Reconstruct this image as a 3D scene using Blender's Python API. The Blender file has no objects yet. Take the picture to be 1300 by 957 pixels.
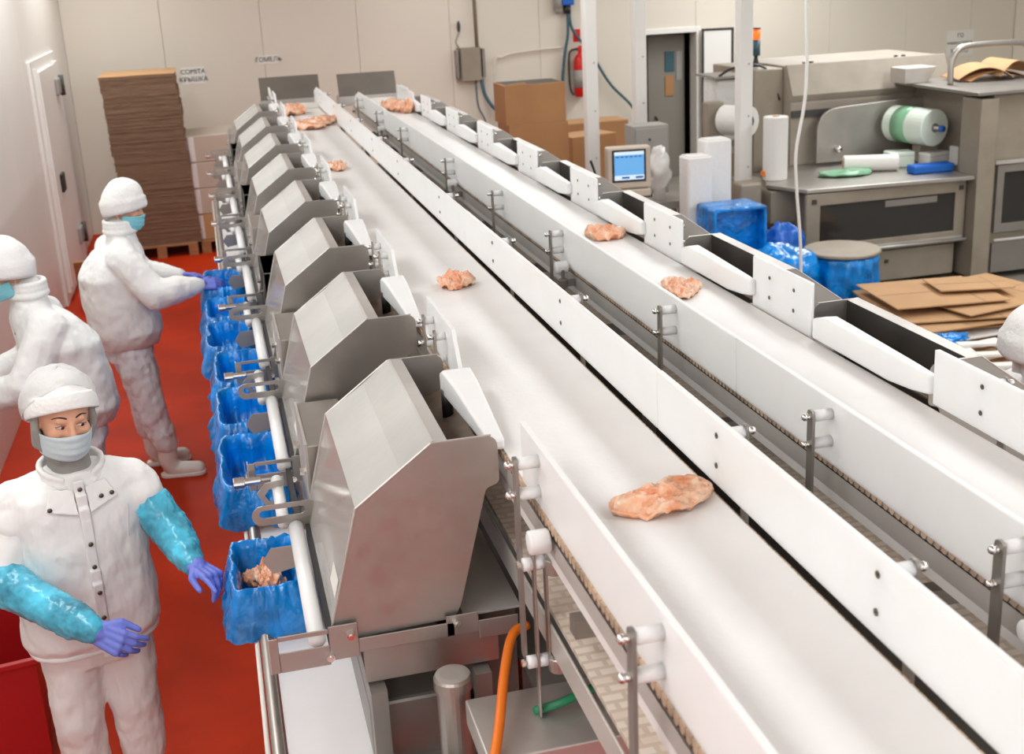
import bpy, math, random
from mathutils import Vector, Matrix, noise
random.seed(7)
scene = bpy.context.scene
C = scene.collection
PI = math.pi

# ------------------------------------------------------------------ camera
F_PX, YAW, PITCH, ROLL, CAM_H = 1533.0, 0.2352, 0.2998, -0.0502, 2.85
fw = Vector((math.sin(YAW) * math.cos(PITCH), math.cos(YAW) * math.cos(PITCH), -math.sin(PITCH)))
rt = Vector((math.cos(YAW), -math.sin(YAW), 0))
up = rt.cross(fw)
rt, up = rt * math.cos(ROLL) + up * math.sin(ROLL), up * math.cos(ROLL) - rt * math.sin(ROLL)
cd = bpy.data.cameras.new('camera')
cam = bpy.data.objects.new('camera', cd)
C.objects.link(cam)
cam.matrix_world = Matrix(((rt.x, up.x, -fw.x, 0), (rt.y, up.y, -fw.y, 0), (rt.z, up.z, -fw.z, CAM_H), (0, 0, 0, 1)))
cd.sensor_width = 36
cd.lens = F_PX / 1300 * 36
cd.shift_y = -45.5 / 1300
cd.clip_start = 0.05
cd.dof.use_dof = True
cd.dof.focus_distance = 3.6
cd.dof.aperture_fstop = 5.0
scene.camera = cam

# ------------------------------------------------------------------ world, exposure, lamps
w = bpy.data.worlds.new('hall')
scene.world = w
w.use_nodes = True
w.node_tree.nodes['Background'].inputs[0].default_value = (0.98, 1.0, 1.0, 1)
w.node_tree.nodes['Background'].inputs[1].default_value = 1.3
scene.view_settings.view_transform = 'Standard'
scene.view_settings.look = 'None'
scene.view_settings.exposure = -0.07
scene.view_settings.gamma = 1.0
LAMPS = [(x, y) for y in (-1.6, 1.4, 4.4, 7.4, 10.4, 13.2) for x in (-1.05, 2.9, 6.9)]  # unseen lamp rows, added and hung low to fill the upright faces
LAMP_W = 43.0
for i, (x, y) in enumerate(LAMPS):
    ld = bpy.data.lights.new('fill_light', 'AREA')
    ld.shape = 'RECTANGLE'
    ld.size, ld.size_y = 0.7, 1.9
    ld.energy = LAMP_W * (1.0 if y < 9 else 1.1) * ((1.55 if y < 9 else 2.0) if x > 5 else (0.74 if x > 0 else 0.86))
    ld.color = (0.97, 1.0, 1.01)
    lo = bpy.data.objects.new('fill_light', ld)
    lo.location = (x, y, 3.62)
    C.objects.link(lo)

# ------------------------------------------------------------------ materials
def mat(name, col, rough=0.5, metal=0.0, bump=0.0, bscale=20.0, var=0.0, vscale=3.0, stretch=None,
        trans=0.0, emit=None, estr=0.0, sss=0.0, spec=0.5, clear=None, detail=3.0, coat=0.0, bdist=0.02):
    m = bpy.data.materials.new(name)
    m.use_nodes = True
    nt = m.node_tree
    b = nt.nodes['Principled BSDF']
    b.inputs['Base Color'].default_value = (*col, 1)
    b.inputs['Roughness'].default_value = rough
    b.inputs['Metallic'].default_value = metal
    b.inputs['Specular IOR Level'].default_value = spec
    if coat:
        b.inputs['Coat Weight'].default_value = coat
        b.inputs['Coat Roughness'].default_value = 0.15
    if sss:
        b.inputs['Subsurface Weight'].default_value = sss
        b.inputs['Subsurface Radius'].default_value = (0.02, 0.012, 0.008)
    if trans:
        b.inputs['Transmission Weight'].default_value = trans
    if emit:
        b.inputs['Emission Color'].default_value = (*emit, 1)
        b.inputs['Emission Strength'].default_value = estr
    tc = mp = None
    if bump or var:
        tc = nt.nodes.new('ShaderNodeTexCoord')
        mp = nt.nodes.new('ShaderNodeMapping')
        if stretch:
            mp.inputs['Scale'].default_value = stretch
        nt.links.new(tc.outputs['Object'], mp.inputs['Vector'])
    if var:
        n = nt.nodes.new('ShaderNodeTexNoise')
        n.inputs['Scale'].default_value = vscale
        n.inputs['Detail'].default_value = 5
        nt.links.new(mp.outputs[0], n.inputs['Vector'])
        r = nt.nodes.new('ShaderNodeValToRGB')
        r.color_ramp.elements[0].position = 0.3
        r.color_ramp.elements[1].position = 0.7
        r.color_ramp.elements[0].color = (*[max(0, c * (1 - var)) for c in col], 1)
        r.color_ramp.elements[1].color = (*[min(1, c * (1 + var)) for c in col], 1)
        nt.links.new(n.outputs[0], r.inputs[0])
        nt.links.new(r.outputs[0], b.inputs['Base Color'])
    if bump:
        n2 = nt.nodes.new('ShaderNodeTexNoise')
        n2.inputs['Scale'].default_value = bscale
        n2.inputs['Detail'].default_value = detail
        nt.links.new(mp.outputs[0], n2.inputs['Vector'])
        bp = nt.nodes.new('ShaderNodeBump')
        bp.inputs['Strength'].default_value = bump
        bp.inputs['Distance'].default_value = bdist
        nt.links.new(n2.outputs[0], bp.inputs['Height'])
        nt.links.new(bp.outputs[0], b.inputs['Normal'])
    if clear is not None:
        out = nt.nodes['Material Output']
        t = nt.nodes.new('ShaderNodeBsdfTransparent')
        mx = nt.nodes.new('ShaderNodeMixShader')
        mx.inputs[0].default_value = 1 - clear
        nt.links.new(t.outputs[0], mx.inputs[1])
        nt.links.new(b.outputs[0], mx.inputs[2])
        nt.links.new(mx.outputs[0], out.inputs['Surface'])
    return m

def brushed(name, col, rough, metal=0.9):
    m = mat(name, col, rough, metal, var=0.10, vscale=4.0)
    nt = m.node_tree
    b = nt.nodes['Principled BSDF']
    tc = nt.nodes.new('ShaderNodeTexCoord')
    mp = nt.nodes.new('ShaderNodeMapping')
    mp.inputs['Scale'].default_value = (6, 90, 6)
    n = nt.nodes.new('ShaderNodeTexNoise')
    n.inputs['Scale'].default_value = 4
    n.inputs['Detail'].default_value = 4
    mr = nt.nodes.new('ShaderNodeMapRange')
    mr.inputs['To Min'].default_value = rough * 0.75
    mr.inputs['To Max'].default_value = rough * 1.3
    nt.links.new(tc.outputs['Object'], mp.inputs[0])
    nt.links.new(mp.outputs[0], n.inputs['Vector'])
    nt.links.new(n.outputs[0], mr.inputs['Value'])
    nt.links.new(mr.outputs[0], b.inputs['Roughness'])
    return m

M = {}
M['wall'] = mat('wall_panel', (0.72, 0.655, 0.56), 0.45, var=0.03, vscale=0.7)
M['wallw'] = mat('wall_panel_white', (0.80, 0.77, 0.72), 0.4, var=0.03, vscale=0.7)
M['ceil'] = mat('ceiling_white', (0.8, 0.78, 0.74), 0.7)
M['floor'] = mat('red_floor', (0.44, 0.028, 0.004), 0.55, spec=0.1, var=0.22, vscale=1.6, bump=0.06, bscale=160)
M['steel'] = brushed('brushed_steel', (0.46, 0.43, 0.395), 0.40)
M['steeld'] = brushed('dull_steel', (0.30, 0.275, 0.25), 0.42, 0.6)
M['steell'] = brushed('satin_steel', (0.62, 0.59, 0.555), 0.46, 0.75)
M['chrome'] = mat('chrome', (0.8, 0.78, 0.75), 0.16, 1.0)
M['mach'] = brushed('machine_steel', (0.33, 0.28, 0.22), 0.5, 0.4)
M['cover'] = brushed('cover_steel', (0.40, 0.385, 0.36), 0.5, 0.7)
M['machtop'] = brushed('machine_top_steel', (0.34, 0.29, 0.235), 0.6, 0.15)
M['sheetd'] = brushed('dark_chute_steel', (0.17, 0.145, 0.12), 0.5, 0.3)
M['rail'] = brushed('rail_steel', (0.56, 0.53, 0.49), 0.42, 0.3)
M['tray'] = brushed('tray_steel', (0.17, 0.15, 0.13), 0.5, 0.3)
M['hdpe'] = mat('white_polyethylene', (0.87, 0.87, 0.855), 0.38, var=0.02, vscale=6, sss=0.5)
M['hdpe'].node_tree.nodes['Principled BSDF'].inputs['Subsurface Radius'].default_value = (0.05, 0.05, 0.045)
M['hdpe'].node_tree.nodes['Principled BSDF'].inputs['Subsurface Scale'].default_value = 1.0
M['hdpe_old'] = mat('worn_polyethylene', (0.83, 0.79, 0.73), 0.45, var=0.06, vscale=9)
M['belt'] = mat('white_belt', (0.85, 0.83, 0.81), 0.36, var=0.03, vscale=5, bump=0.04, bscale=60)
M['black'] = mat('black_rubber', (0.014, 0.013, 0.012), 0.45)
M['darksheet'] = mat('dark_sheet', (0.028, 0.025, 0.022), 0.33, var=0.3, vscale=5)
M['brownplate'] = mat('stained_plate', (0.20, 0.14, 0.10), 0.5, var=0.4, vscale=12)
M['clear'] = mat('clear_plastic', (0.62, 0.58, 0.54), 0.12, clear=0.45)
M['film'] = mat('clear_film', (0.85, 0.83, 0.8), 0.15, clear=0.35, bump=0.8, bscale=14)
M['glass'] = mat('dark_glass', (0.03, 0.028, 0.026), 0.08)
M['bag'] = mat('blue_film', (0.0, 0.22, 0.66), 0.2, bump=0.9, bscale=13, var=0.5, vscale=8, coat=0.3)
M['cloth'] = mat('white_fabric', (0.88, 0.87, 0.85), 0.85, bump=0.8, bscale=8, bdist=0.035, spec=0.15, stretch=(1, 1, 0.6))
M['cloth2'] = mat('white_cotton', (0.78, 0.785, 0.82), 0.9, bump=0.9, bscale=10, bdist=0.035, spec=0.1, stretch=(1, 1, 0.5))
M['knit'] = mat('white_knit', (0.87, 0.86, 0.84), 0.9, bump=0.25, bscale=70, spec=0.1)
M['grey_cloth'] = mat('grey_hood', (0.33, 0.32, 0.30), 0.9, bump=0.2, bscale=50, spec=0.1)
M['net'] = mat('hair_net', (0.85, 0.84, 0.82), 0.8, clear=0.55, bump=0.5, bscale=30)
M['skin'] = mat('skin', (0.80, 0.43, 0.28), 0.5, sss=0.15, bump=0.04, bscale=60)
M['lip'] = mat('skin_shadow', (0.38, 0.15, 0.10), 0.5)
M['mask'] = mat('mask_pale', (0.62, 0.72, 0.75), 0.8, bump=0.2, bscale=30, spec=0.1)
M['maskb'] = mat('mask_blue', (0.25, 0.62, 0.72), 0.8, bump=0.2, bscale=30, spec=0.1)
M['glove'] = mat('nitrile_glove', (0.17, 0.22, 0.72), 0.5, bump=0.15, bscale=40)
M['sleeve'] = mat('cyan_film_sleeve', (0.075, 0.47, 0.70), 0.22, bump=0.9, bscale=13, var=0.55, vscale=11, coat=0.2)
M['boot'] = mat('white_rubber', (0.78, 0.74, 0.69), 0.45)
M['hair'] = mat('dark_brow', (0.05, 0.025, 0.015), 0.7)
M['eyew'] = mat('eye_white', (0.75, 0.72, 0.70), 0.25)
M['iris'] = mat('iris_brown', (0.035, 0.018, 0.01), 0.15)
M['snap'] = mat('snap_metal', (0.16, 0.13, 0.10), 0.35, 0.8)
M['meat'] = mat('raw_chicken', (0.93, 0.50, 0.30), 0.30, var=0.22, vscale=24, bump=0.8, bscale=38, sss=0.2, coat=0.4)
_r = [n for n in M['meat'].node_tree.nodes if n.type == 'VALTORGB'][0].color_ramp
_r.elements[0].color = (0.86, 0.29, 0.11, 1)
_r.elements[1].color = (0.95, 0.66, 0.47, 1)
M['meat'].node_tree.nodes['Principled BSDF'].inputs['Roughness'].default_value = 0.24
M['floorg'] = mat('grey_bounce_floor', (0.26, 0.235, 0.20), 0.55, var=0.15, vscale=2)
M['cardb'] = mat('cardboard', (0.42, 0.205, 0.085), 0.8, var=0.08, vscale=3)
M['cardl'] = mat('cardboard_light', (0.50, 0.285, 0.135), 0.8, var=0.08, vscale=3)
M['cardd'] = mat('cardboard_edges', (0.27, 0.165, 0.10), 0.85, var=0.3, vscale=5, stretch=(1, 1, 40), bump=0.8, bscale=6)
M['wood'] = mat('pallet_wood', (0.36, 0.17, 0.07), 0.8, var=0.2, vscale=8, stretch=(1, 12, 12))
M['carton'] = mat('wrapped_carton', (0.55, 0.46, 0.37), 0.45, var=0.08, vscale=3)
M['paint'] = mat('white_paint', (0.80, 0.775, 0.735), 0.45)
M['dark'] = mat('dark_grey', (0.05, 0.047, 0.043), 0.5)
M['grey'] = mat('grey_paint', (0.33, 0.31, 0.285), 0.5)
M['gdoor'] = mat('grey_door', (0.24, 0.215, 0.18), 0.5)
M['red'] = mat('red_paint', (0.62, 0.012, 0.008), 0.3)
M['redp'] = mat('red_plastic', (0.45, 0.01, 0.012), 0.4)
M['orange'] = mat('orange_hose', (0.85, 0.19, 0.01), 0.4)
M['green'] = mat('green_strip', (0.02, 0.22, 0.10), 0.4)
M['hose'] = mat('teal_hose', (0.04, 0.10, 0.13), 0.45)
M['bluep'] = mat('blue_plastic', (0.0, 0.11, 0.50), 0.4)
M['lampred'] = mat('lamp_red', (0.9, 0.06, 0.01), 0.3, emit=(1, 0.10, 0.01), estr=2.2)
M['screen'] = mat('screen', (0.05, 0.2, 0.4), 0.3, emit=(0.16, 0.42, 0.78), estr=0.75)
M['screenw'] = mat('screen_pale', (0.3, 0.4, 0.5), 0.3, emit=(0.7, 0.8, 0.9), estr=0.8)
M['foil'] = mat('green_print', (0.22, 0.45, 0.27), 0.3)
M['foilw'] = mat('film_roll_white', (0.72, 0.80, 0.70), 0.3)
M['filmroll'] = mat('film_roll', (0.75, 0.72, 0.68), 0.3)
M['tan'] = mat('tan_core', (0.50, 0.30, 0.15), 0.7)
M['foam'] = mat('white_foam', (0.82, 0.80, 0.77), 0.6, bump=0.2, bscale=25)
M['tooth'] = mat('stained_teeth', (0.50, 0.36, 0.25), 0.5, var=0.5, vscale=9)
M['ink'] = mat('sign_ink', (0.03, 0.03, 0.03), 0.6)
M['paper'] = mat('sign_paper', (0.78, 0.75, 0.70), 0.7)
M['cable'] = mat('white_cable', (0.82, 0.80, 0.76), 0.5)

def patterned():
    m = bpy.data.materials.new('stained_modular_belt')
    m.use_nodes = True
    nt = m.node_tree
    b = nt.nodes['Principled BSDF']
    tc = nt.nodes.new('ShaderNodeTexCoord')
    br = nt.nodes.new('ShaderNodeTexBrick')
    br.inputs['Scale'].default_value = 1
    br.inputs['Color1'].default_value = (0.84, 0.74, 0.64, 1)
    br.inputs['Color2'].default_value = (0.76, 0.63, 0.52, 1)
    br.inputs['Mortar'].default_value = (0.66, 0.54, 0.44, 1)
    br.inputs['Mortar Size'].default_value = 0.0055
    br.inputs['Brick Width'].default_value = 0.050
    br.inputs['Row Height'].default_value = 0.030
    nt.links.new(tc.outputs['Object'], br.inputs['Vector'])
    nt.links.new(br.outputs['Color'], b.inputs['Base Color'])
    bp = nt.nodes.new('ShaderNodeBump')
    bp.inputs['Strength'].default_value = 0.5
    bp.inputs['Distance'].default_value = 0.004
    bp.invert = True
    nt.links.new(br.outputs['Fac'], bp.inputs['Height'])
    nt.links.new(bp.outputs[0], b.inputs['Normal'])
    b.inputs['Roughness'].default_value = 0.45
    return m
M['return'] = patterned()

# ------------------------------------------------------------------ mesh helpers
def V(*a): return Vector(a)

class MB:
    def __init__(s): s.v, s.f = [], []
    def add(s, vs, fs):
        o = len(s.v)
        s.v += [tuple(v) for v in vs]
        s.f += [tuple(i + o for i in f) for f in fs]
        return s
    def box(s, x0, x1, y0, y1, z0, z1):
        vs = [(x, y, z) for z in (z0, z1) for y in (y0, y1) for x in (x0, x1)]
        return s.add(vs, [(0, 2, 3, 1), (4, 5, 7, 6), (0, 1, 5, 4), (2, 6, 7, 3), (0, 4, 6, 2), (1, 3, 7, 5)])
    def obox(s, c, size, ax=(1, 0, 0), ay=(0, 1, 0)):
        ax = Vector(ax).normalized(); ay = Vector(ay); ay = (ay - ax * ay.dot(ax)).normalized(); az = ax.cross(ay)
        c = Vector(c)
        vs = [c + ax * size[0] / 2 * i + ay * size[1] / 2 * j + az * size[2] / 2 * k for k in (-1, 1) for j in (-1, 1) for i in (-1, 1)]
        return s.add(vs, [(0, 2, 3, 1), (4, 5, 7, 6), (0, 1, 5, 4), (2, 6, 7, 3), (0, 4, 6, 2), (1, 3, 7, 5)])
    def prism(s, pts, a0, a1, axis='y'):
        """polygon extruded along an axis; pts are the other two coordinates in x,y,z order"""
        def mk(p, a):
            return {'y': (p[0], a, p[1]), 'x': (a, p[0], p[1]), 'z': (p[0], p[1], a)}[axis]
        n = len(pts)
        vs = [mk(p, a0) for p in pts] + [mk(p, a1) for p in pts]
        fs = [tuple(range(n)), tuple(range(2 * n - 1, n - 1, -1))]
        fs += [(i, i + n, (i + 1) % n + n, (i + 1) % n) for i in range(n)]
        return s.add(vs, fs)
    def ring(s, outer, inner, a0, a1, axis='y'):
        def mk(p, a):
            return {'y': (p[0], a, p[1]), 'x': (a, p[0], p[1]), 'z': (p[0], p[1], a)}[axis]
        n = len(outer)
        vs = [mk(p, a) for a in (a0, a1) for p in list(outer) + list(inner)]
        fs = []
        for i in range(n):
            j = (i + 1) % n
            fs += [(i, j, n + j, n + i), (2 * n + i, 3 * n + i, 3 * n + j, 2 * n + j),
                   (i, 2 * n + i, 2 * n + j, j), (n + i, n + j, 3 * n + j, 3 * n + i)]
        return s.add(vs, fs)
    def cyl(s, p0, p1, r0, r1=None, n=16, caps=True):
        p0, p1 = Vector(p0), Vector(p1)
        r1 = r0 if r1 is None else r1
        d = (p1 - p0).normalized()
        a = d.orthogonal().normalized(); b = d.cross(a)
        vs = [p0 + (a * math.cos(2 * PI * i / n) + b * math.sin(2 * PI * i / n)) * r0 for i in range(n)]
        vs += [p1 + (a * math.cos(2 * PI * i / n) + b * math.sin(2 * PI * i / n)) * r1 for i in range(n)]
        fs = [(i, (i + 1) % n, (i + 1) % n + n, i + n) for i in range(n)]
        if caps: fs += [tuple(range(n - 1, -1, -1)), tuple(range(n, 2 * n))]
        return s.add(vs, fs)
    def tube(s, pts, r, n=8):
        pts = [Vector(p) for p in pts]
        a = None; o = len(s.v)
        for i, p in enumerate(pts):
            d = (pts[min(i + 1, len(pts) - 1)] - pts[max(i - 1, 0)]).normalized()
            if a is None: a = d.orthogonal().normalized()
            a = (a - d * a.dot(d)).normalized(); b = d.cross(a)
            rr = r[i] if isinstance(r, (list, tuple)) else r
            s.v += [tuple(p + (a * math.cos(2 * PI * k / n) + b * math.sin(2 * PI * k / n)) * rr) for k in range(n)]
        for i in range(len(pts) - 1):
            s.f += [(o + i * n + k, o + i * n + (k + 1) % n, o + (i + 1) * n + (k + 1) % n, o + (i + 1) * n + k) for k in range(n)]
        s.f += [tuple(o + k for k in range(n - 1, -1, -1)), tuple(o + (len(pts) - 1) * n + k for k in range(n))]
        return s
    def lathe(s, prof, c, ax=(0, 0, 1), n=24):
        """profile of (radius, height) along axis from point c"""
        d = Vector(ax).normalized(); a = d.orthogonal().normalized(); b = d.cross(a); c = Vector(c)
        o = len(s.v)
        for r, h in prof:
            s.v += [tuple(c + d * h + (a * math.cos(2 * PI * k / n) + b * math.sin(2 * PI * k / n)) * max(r, 1e-5)) for k in range(n)]
        for i in range(len(prof) - 1):
            s.f += [(o + i * n + k, o + i * n + (k + 1) % n, o + (i + 1) * n + (k + 1) % n, o + (i + 1) * n + k) for k in range(n)]
        s.f += [tuple(o + k for k in range(n - 1, -1, -1)), tuple(o + (len(prof) - 1) * n + k for k in range(n))]
        return s
    def ell(s, c, r, M3=None, n=16, m=10):
        c = Vector(c); o = len(s.v)
        if M3 is None: M3 = Matrix.Identity(3)
        pts = [V(0, 0, -1)]
        for j in range(1, m):
            t = -PI / 2 + PI * j / m
            pts += [V(math.cos(t) * math.cos(2 * PI * i / n), math.cos(t) * math.sin(2 * PI * i / n), math.sin(t)) for i in range(n)]
        pts.append(V(0, 0, 1))
        s.v += [tuple(c + M3 @ V(p.x * r[0], p.y * r[1], p.z * r[2])) for p in pts]
        L = len(pts) - 1
        for i in range(n):
            s.f.append((o, o + 1 + (i + 1) % n, o + 1 + i))
            s.f.append((o + L, o + 1 + (m - 2) * n + i, o + 1 + (m - 2) * n + (i + 1) % n))
        for j in range(m - 2):
            for i in range(n):
                s.f.append((o + 1 + j * n + i, o + 1 + j * n + (i + 1) % n, o + 1 + (j + 1) * n + (i + 1) % n, o + 1 + (j + 1) * n + i))
        return s
    def caps(s, p0, r0, p1, r1, n=14):
        """tapered capsule"""
        p0, p1 = Vector(p0), Vector(p1)
        L = (p1 - p0).length
        prof = [(r0 * math.cos(t), r0 * math.sin(t)) for t in [-PI / 2 + 0.02, -PI / 3, -PI / 6, 0]]
        prof += [(r1 * math.cos(t), L + r1 * math.sin(t)) for t in [0, PI / 6, PI / 3, PI / 2 - 0.02]]
        return s.lathe(prof, p0, p1 - p0, n)
    def chain(s, pts, n=14):
        for a, b in zip(pts, pts[1:]): s.caps(a[0], a[1], b[0], b[1], n)
        return s
    def loft(s, rings, n=28, k=2.4):
        """rings: (centre, lateral vector, depth vector) superellipses"""
        o = len(s.v)
        for c, a, b in rings:
            for i in range(n):
                t = 2 * PI * i / n
                ct, st = math.cos(t), math.sin(t)
                x = math.copysign(abs(ct) ** (2 / k), ct); y = math.copysign(abs(st) ** (2 / k), st)
                s.v.append(tuple(Vector(c) + Vector(a) * x + Vector(b) * y))
        for j in range(len(rings) - 1):
            s.f += [(o + j * n + i, o + j * n + (i + 1) % n, o + (j + 1) * n + (i + 1) % n, o + (j + 1) * n + i) for i in range(n)]
        s.f += [tuple(o + i for i in range(n - 1, -1, -1)), tuple(o + (len(rings) - 1) * n + i for i in range(n))]
        return s
    def build(s, name, m, parent=None, bevel=0.0, smooth=False, seg=2, remesh=0.0, sm=0, disp=0.0, dscale=0.1, solid=0.0, loc=None, crease=True):
        me = bpy.data.meshes.new(name)
        me.from_pydata(s.v, [], s.f)
        me.update()
        me.materials.append(M[m] if isinstance(m, str) else m)
        o = bpy.data.objects.new(name, me)
        C.objects.link(o)
        if loc is not None:                      # geometry given in world space, origin moved to loc
            L = Vector(loc)
            for v in me.vertices: v.co -= L
            o.location = L
        if parent is not None: o.parent = parent
        if smooth:
            for p in me.polygons: p.use_smooth = True
        if solid:
            q = o.modifiers.new('solid', 'SOLIDIFY'); q.thickness = solid; q.offset = 0
        if remesh:
            q = o.modifiers.new('remesh', 'REMESH'); q.mode = 'VOXEL'; q.voxel_size = remesh; q.use_smooth_shade = True
        if sm:
            q = o.modifiers.new('smooth', 'SMOOTH'); q.factor = 0.5; q.iterations = sm
        if disp:
            t = bpy.data.textures.new('folds', 'CLOUDS'); t.noise_scale = dscale; t.noise_depth = 2
            q = o.modifiers.new('folds', 'DISPLACE'); q.texture = t; q.strength = disp; q.mid_level = 0.5; q.texture_coords = 'LOCAL'
            if not crease: disp = 0.0
            t = bpy.data.textures.new('creases', 'STUCCI'); t.noise_scale = dscale * 0.45; t.turbulence = 6
            q = o.modifiers.new('creases', 'DISPLACE'); q.texture = t; q.strength = disp * 0.32; q.mid_level = 0.5; q.texture_coords = 'LOCAL'
        if bevel:
            q = o.modifiers.new('bevel', 'BEVEL'); q.width = bevel; q.segments = seg; q.limit_method = 'ANGLE'; q.angle_limit = 0.6
        return o

def tag(o, label=None, cat=None, group=None, kind=None):
    if label: o['label'] = label
    if cat: o['category'] = cat
    if group: o['group'] = group
    if kind: o['kind'] = kind
    return o

def thing(name, label, cat, loc=(0, 0, 0), group=None):
    o = bpy.data.objects.new(name, None)
    o.empty_display_size = 0.05
    o.location = loc
    C.objects.link(o)
    return tag(o, label, cat, group)

def struct(o): o['kind'] = 'structure'; return o

def copy_tree(o, parent=None):
    c = o.copy(); C.objects.link(c); c.parent = parent
    for ch in o.children: copy_tree(ch, c)
    return c

def stadium(cx, cz, half, r, n=8):
    pts = [(cx + half + r * math.cos(t), cz + r * math.sin(t)) for t in [-PI / 2 + PI * i / n for i in range(n + 1)]]
    pts += [(cx - half + r * math.cos(t), cz + r * math.sin(t)) for t in [PI / 2 + PI * i / n for i in range(n + 1)]]
    return pts

def rounded(pts, radii, n=5):
    """round the corners of a polygon"""
    out = []
    L = len(pts)
    for i, p in enumerate(pts):
        r = radii[i] if isinstance(radii, (list, tuple)) else radii
        if r <= 0: out.append(p); continue
        p = Vector((p[0], p[1])); a = Vector(pts[i - 1][:2]); b = Vector(pts[(i + 1) % L][:2])
        da = (a - p).normalized(); db = (b - p).normalized()
        p0, p1 = p + da * r, p + db * r
        for k in range(n + 1):
            t = k / n
            q = p0 * (1 - t) ** 2 + p * 2 * t * (1 - t) + p1 * t ** 2
            out.append((q.x, q.y))
    return out

def smoothpath(pts, n=6):
    pts = [Vector(p) for p in pts]
    out = []
    for i in range(len(pts) - 1):
        p0, p1, p2, p3 = pts[max(i - 1, 0)], pts[i], pts[i + 1], pts[min(i + 2, len(pts) - 1)]
        for k in range(n):
            t = k / n
            out.append(0.5 * ((2 * p1) + (p2 - p0) * t + (2 * p0 - 5 * p1 + 4 * p2 - p3) * t * t + (3 * p1 - p0 - 3 * p2 + p3) * t ** 3))
    out.append(pts[-1])
    return out

ORD = ['nearest', 'second', 'third', 'fourth', 'fifth', 'sixth', 'seventh', 'eighth', 'ninth']
# ------------------------------------------------------------------ SECTIONS
# ------------------------------------------------------------------ the room
YB, XL, XR, ZC = 15.2, -1.5, 11.1, 4.6
struct(MB().box(XL - 0.3, 2.9, -3.0, YB + 3.2, -0.12, 0.0).build('floor', 'floor'))
struct(MB().box(2.9, XR + 0.3, -3.0, YB + 3.2, -0.12, 0.0).build('floor', 'floorg'))  # unseen right part made grey so its bounce stays neutral
struct(MB().box(XL - 0.3, XR + 0.3, -3.0, YB + 0.3, ZC, ZC + 0.15).build('ceiling', 'ceil'))
for i, (x, y) in enumerate(LAMPS):
    side = 'left' if x < 0 else ('middle' if x < 4 else 'right')
    t = thing('hung_fill_light', '%s added fill light of the %s row counted from the camera' % (ORD[i // 3], side), 'fill light', (x, y, 4.6), 'added fill lights')
    for yy in (-0.6, 0.6): MB().cyl((0, yy, -0.80), (0, yy, 0.0), 0.008, n=8).build('suspension_rod', 'steel', t)
    MB().box(-0.4, 0.4, -1.0, 1.0, -0.90, -0.80).build('housing', 'paint', t, bevel=0.01)
    MB().box(-0.36, 0.36, -0.96, 0.96, -0.915, -0.90).build('reflector', 'ceil', t)

def wall_panels(root, spans, z0, z1, axis, pos, sgn, m, gap=0.003, th=0.05):
    for a, b, *zz in spans:
        za, zb = zz if zz else (z0, z1)
        mb = MB()
        if axis == 'y': mb.box(a + gap / 2, b - gap / 2, min(pos, pos + sgn * th), max(pos, pos + sgn * th), za, zb)
        else: mb.box(min(pos, pos + sgn * th), max(pos, pos + sgn * th), a + gap / 2, b - gap / 2, za, zb)
        mb.build('panel', m, root, bevel=0.003, seg=1)

# back wall with a doorway
DX0, DX1, DZ = 5.60, 6.32, 1.93
wb = struct(MB().box(XL - 0.3, DX0, YB + 0.05, YB + 0.2, 0, ZC).box(DX1, XR + 0.3, YB + 0.05, YB + 0.2, 0, ZC).box(DX0, DX1, YB + 0.05, YB + 0.2, DZ, ZC).build('wall_back', 'wall'))
xs = [XL, -0.4, 0.75, 1.9, 3.05, 4.2, 4.95, DX0]
wall_panels(wb, list(zip(xs, xs[1:])), 0, ZC, 'y', YB, 1, 'wall')
wall_panels(wb, [(DX0, DX1, DZ, ZC)], 0, ZC, 'y', YB, 1, 'wall')
xs = [DX1, 7.1, 8.25, 9.4, 10.4, XR]
wall_panels(wb, list(zip(xs, xs[1:])), 0, ZC, 'y', YB, 1, 'wall')
wl = struct(MB().box(XL - 0.2, XL - 0.05, -3, YB + 0.2, 0, ZC).build('wall_left', 'wallw'))
ys = [-3, -1.8, -0.6, 0.6, 1.8, 3.0, 4.2, 5.4, 6.6, 7.8, 9.0, 10.2, 11.4, 14.2, YB]
wall_panels(wl, list(zip(ys, ys[1:])), 0, ZC, 'x', XL, -1, 'wallw')
wr = struct(MB().box(XR + 0.05, XR + 0.2, -3, YB + 0.2, 0, ZC).build('wall_right', 'wall'))
ys = [-3, -0.6, 1.8, 4.2, 6.6, 9.0, 11.4, 13.8, YB]
wall_panels(wr, list(zip(ys, ys[1:])), 0, ZC, 'x', XR, 1, 'wall')

# cold-room door in the left wall
d = struct(bpy.data.objects.new('door_1', None)); C.objects.link(d); d.location = (XL, 12.6, 0)
MB().box(0, 0.03, -0.90, 1.15, 0.0, 2.25).build('door_surround', 'wallw', d, bevel=0.004)
MB().box(0.03, 0.075, -0.72, 0.60, 0.14, 2.15).build('door_leaf', 'wallw', d, bevel=0.006)
MB().box(0.03, 0.05, 0.60, 0.645, 0.10, 2.15).build('gasket', 'black', d)
MB().box(0.03, 0.07, 0.645, 0.95, 0.0, 2.16).build('door_jamb', 'wallw', d, bevel=0.005)
MB().box(0.03, 0.06, -0.76, -0.72, 0.10, 2.18).build('frame_strip', 'wallw', d)
for z in (1.93, 0.42):
    h = MB().box(0.07, 0.11, 0.36, 0.66, z - 0.085, z + 0.085).build('hinge', 'grey', d, bevel=0.025)
    MB().cyl((0.115, 0.61, z - 0.10), (0.115, 0.61, z + 0.10), 0.025).build('hinge_pin', 'dark', h, smooth=True)
MB().box(0.07, 0.10, -0.42, -0.20, 1.0, 1.17).build('handle_plate', 'black', d, bevel=0.006)

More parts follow.
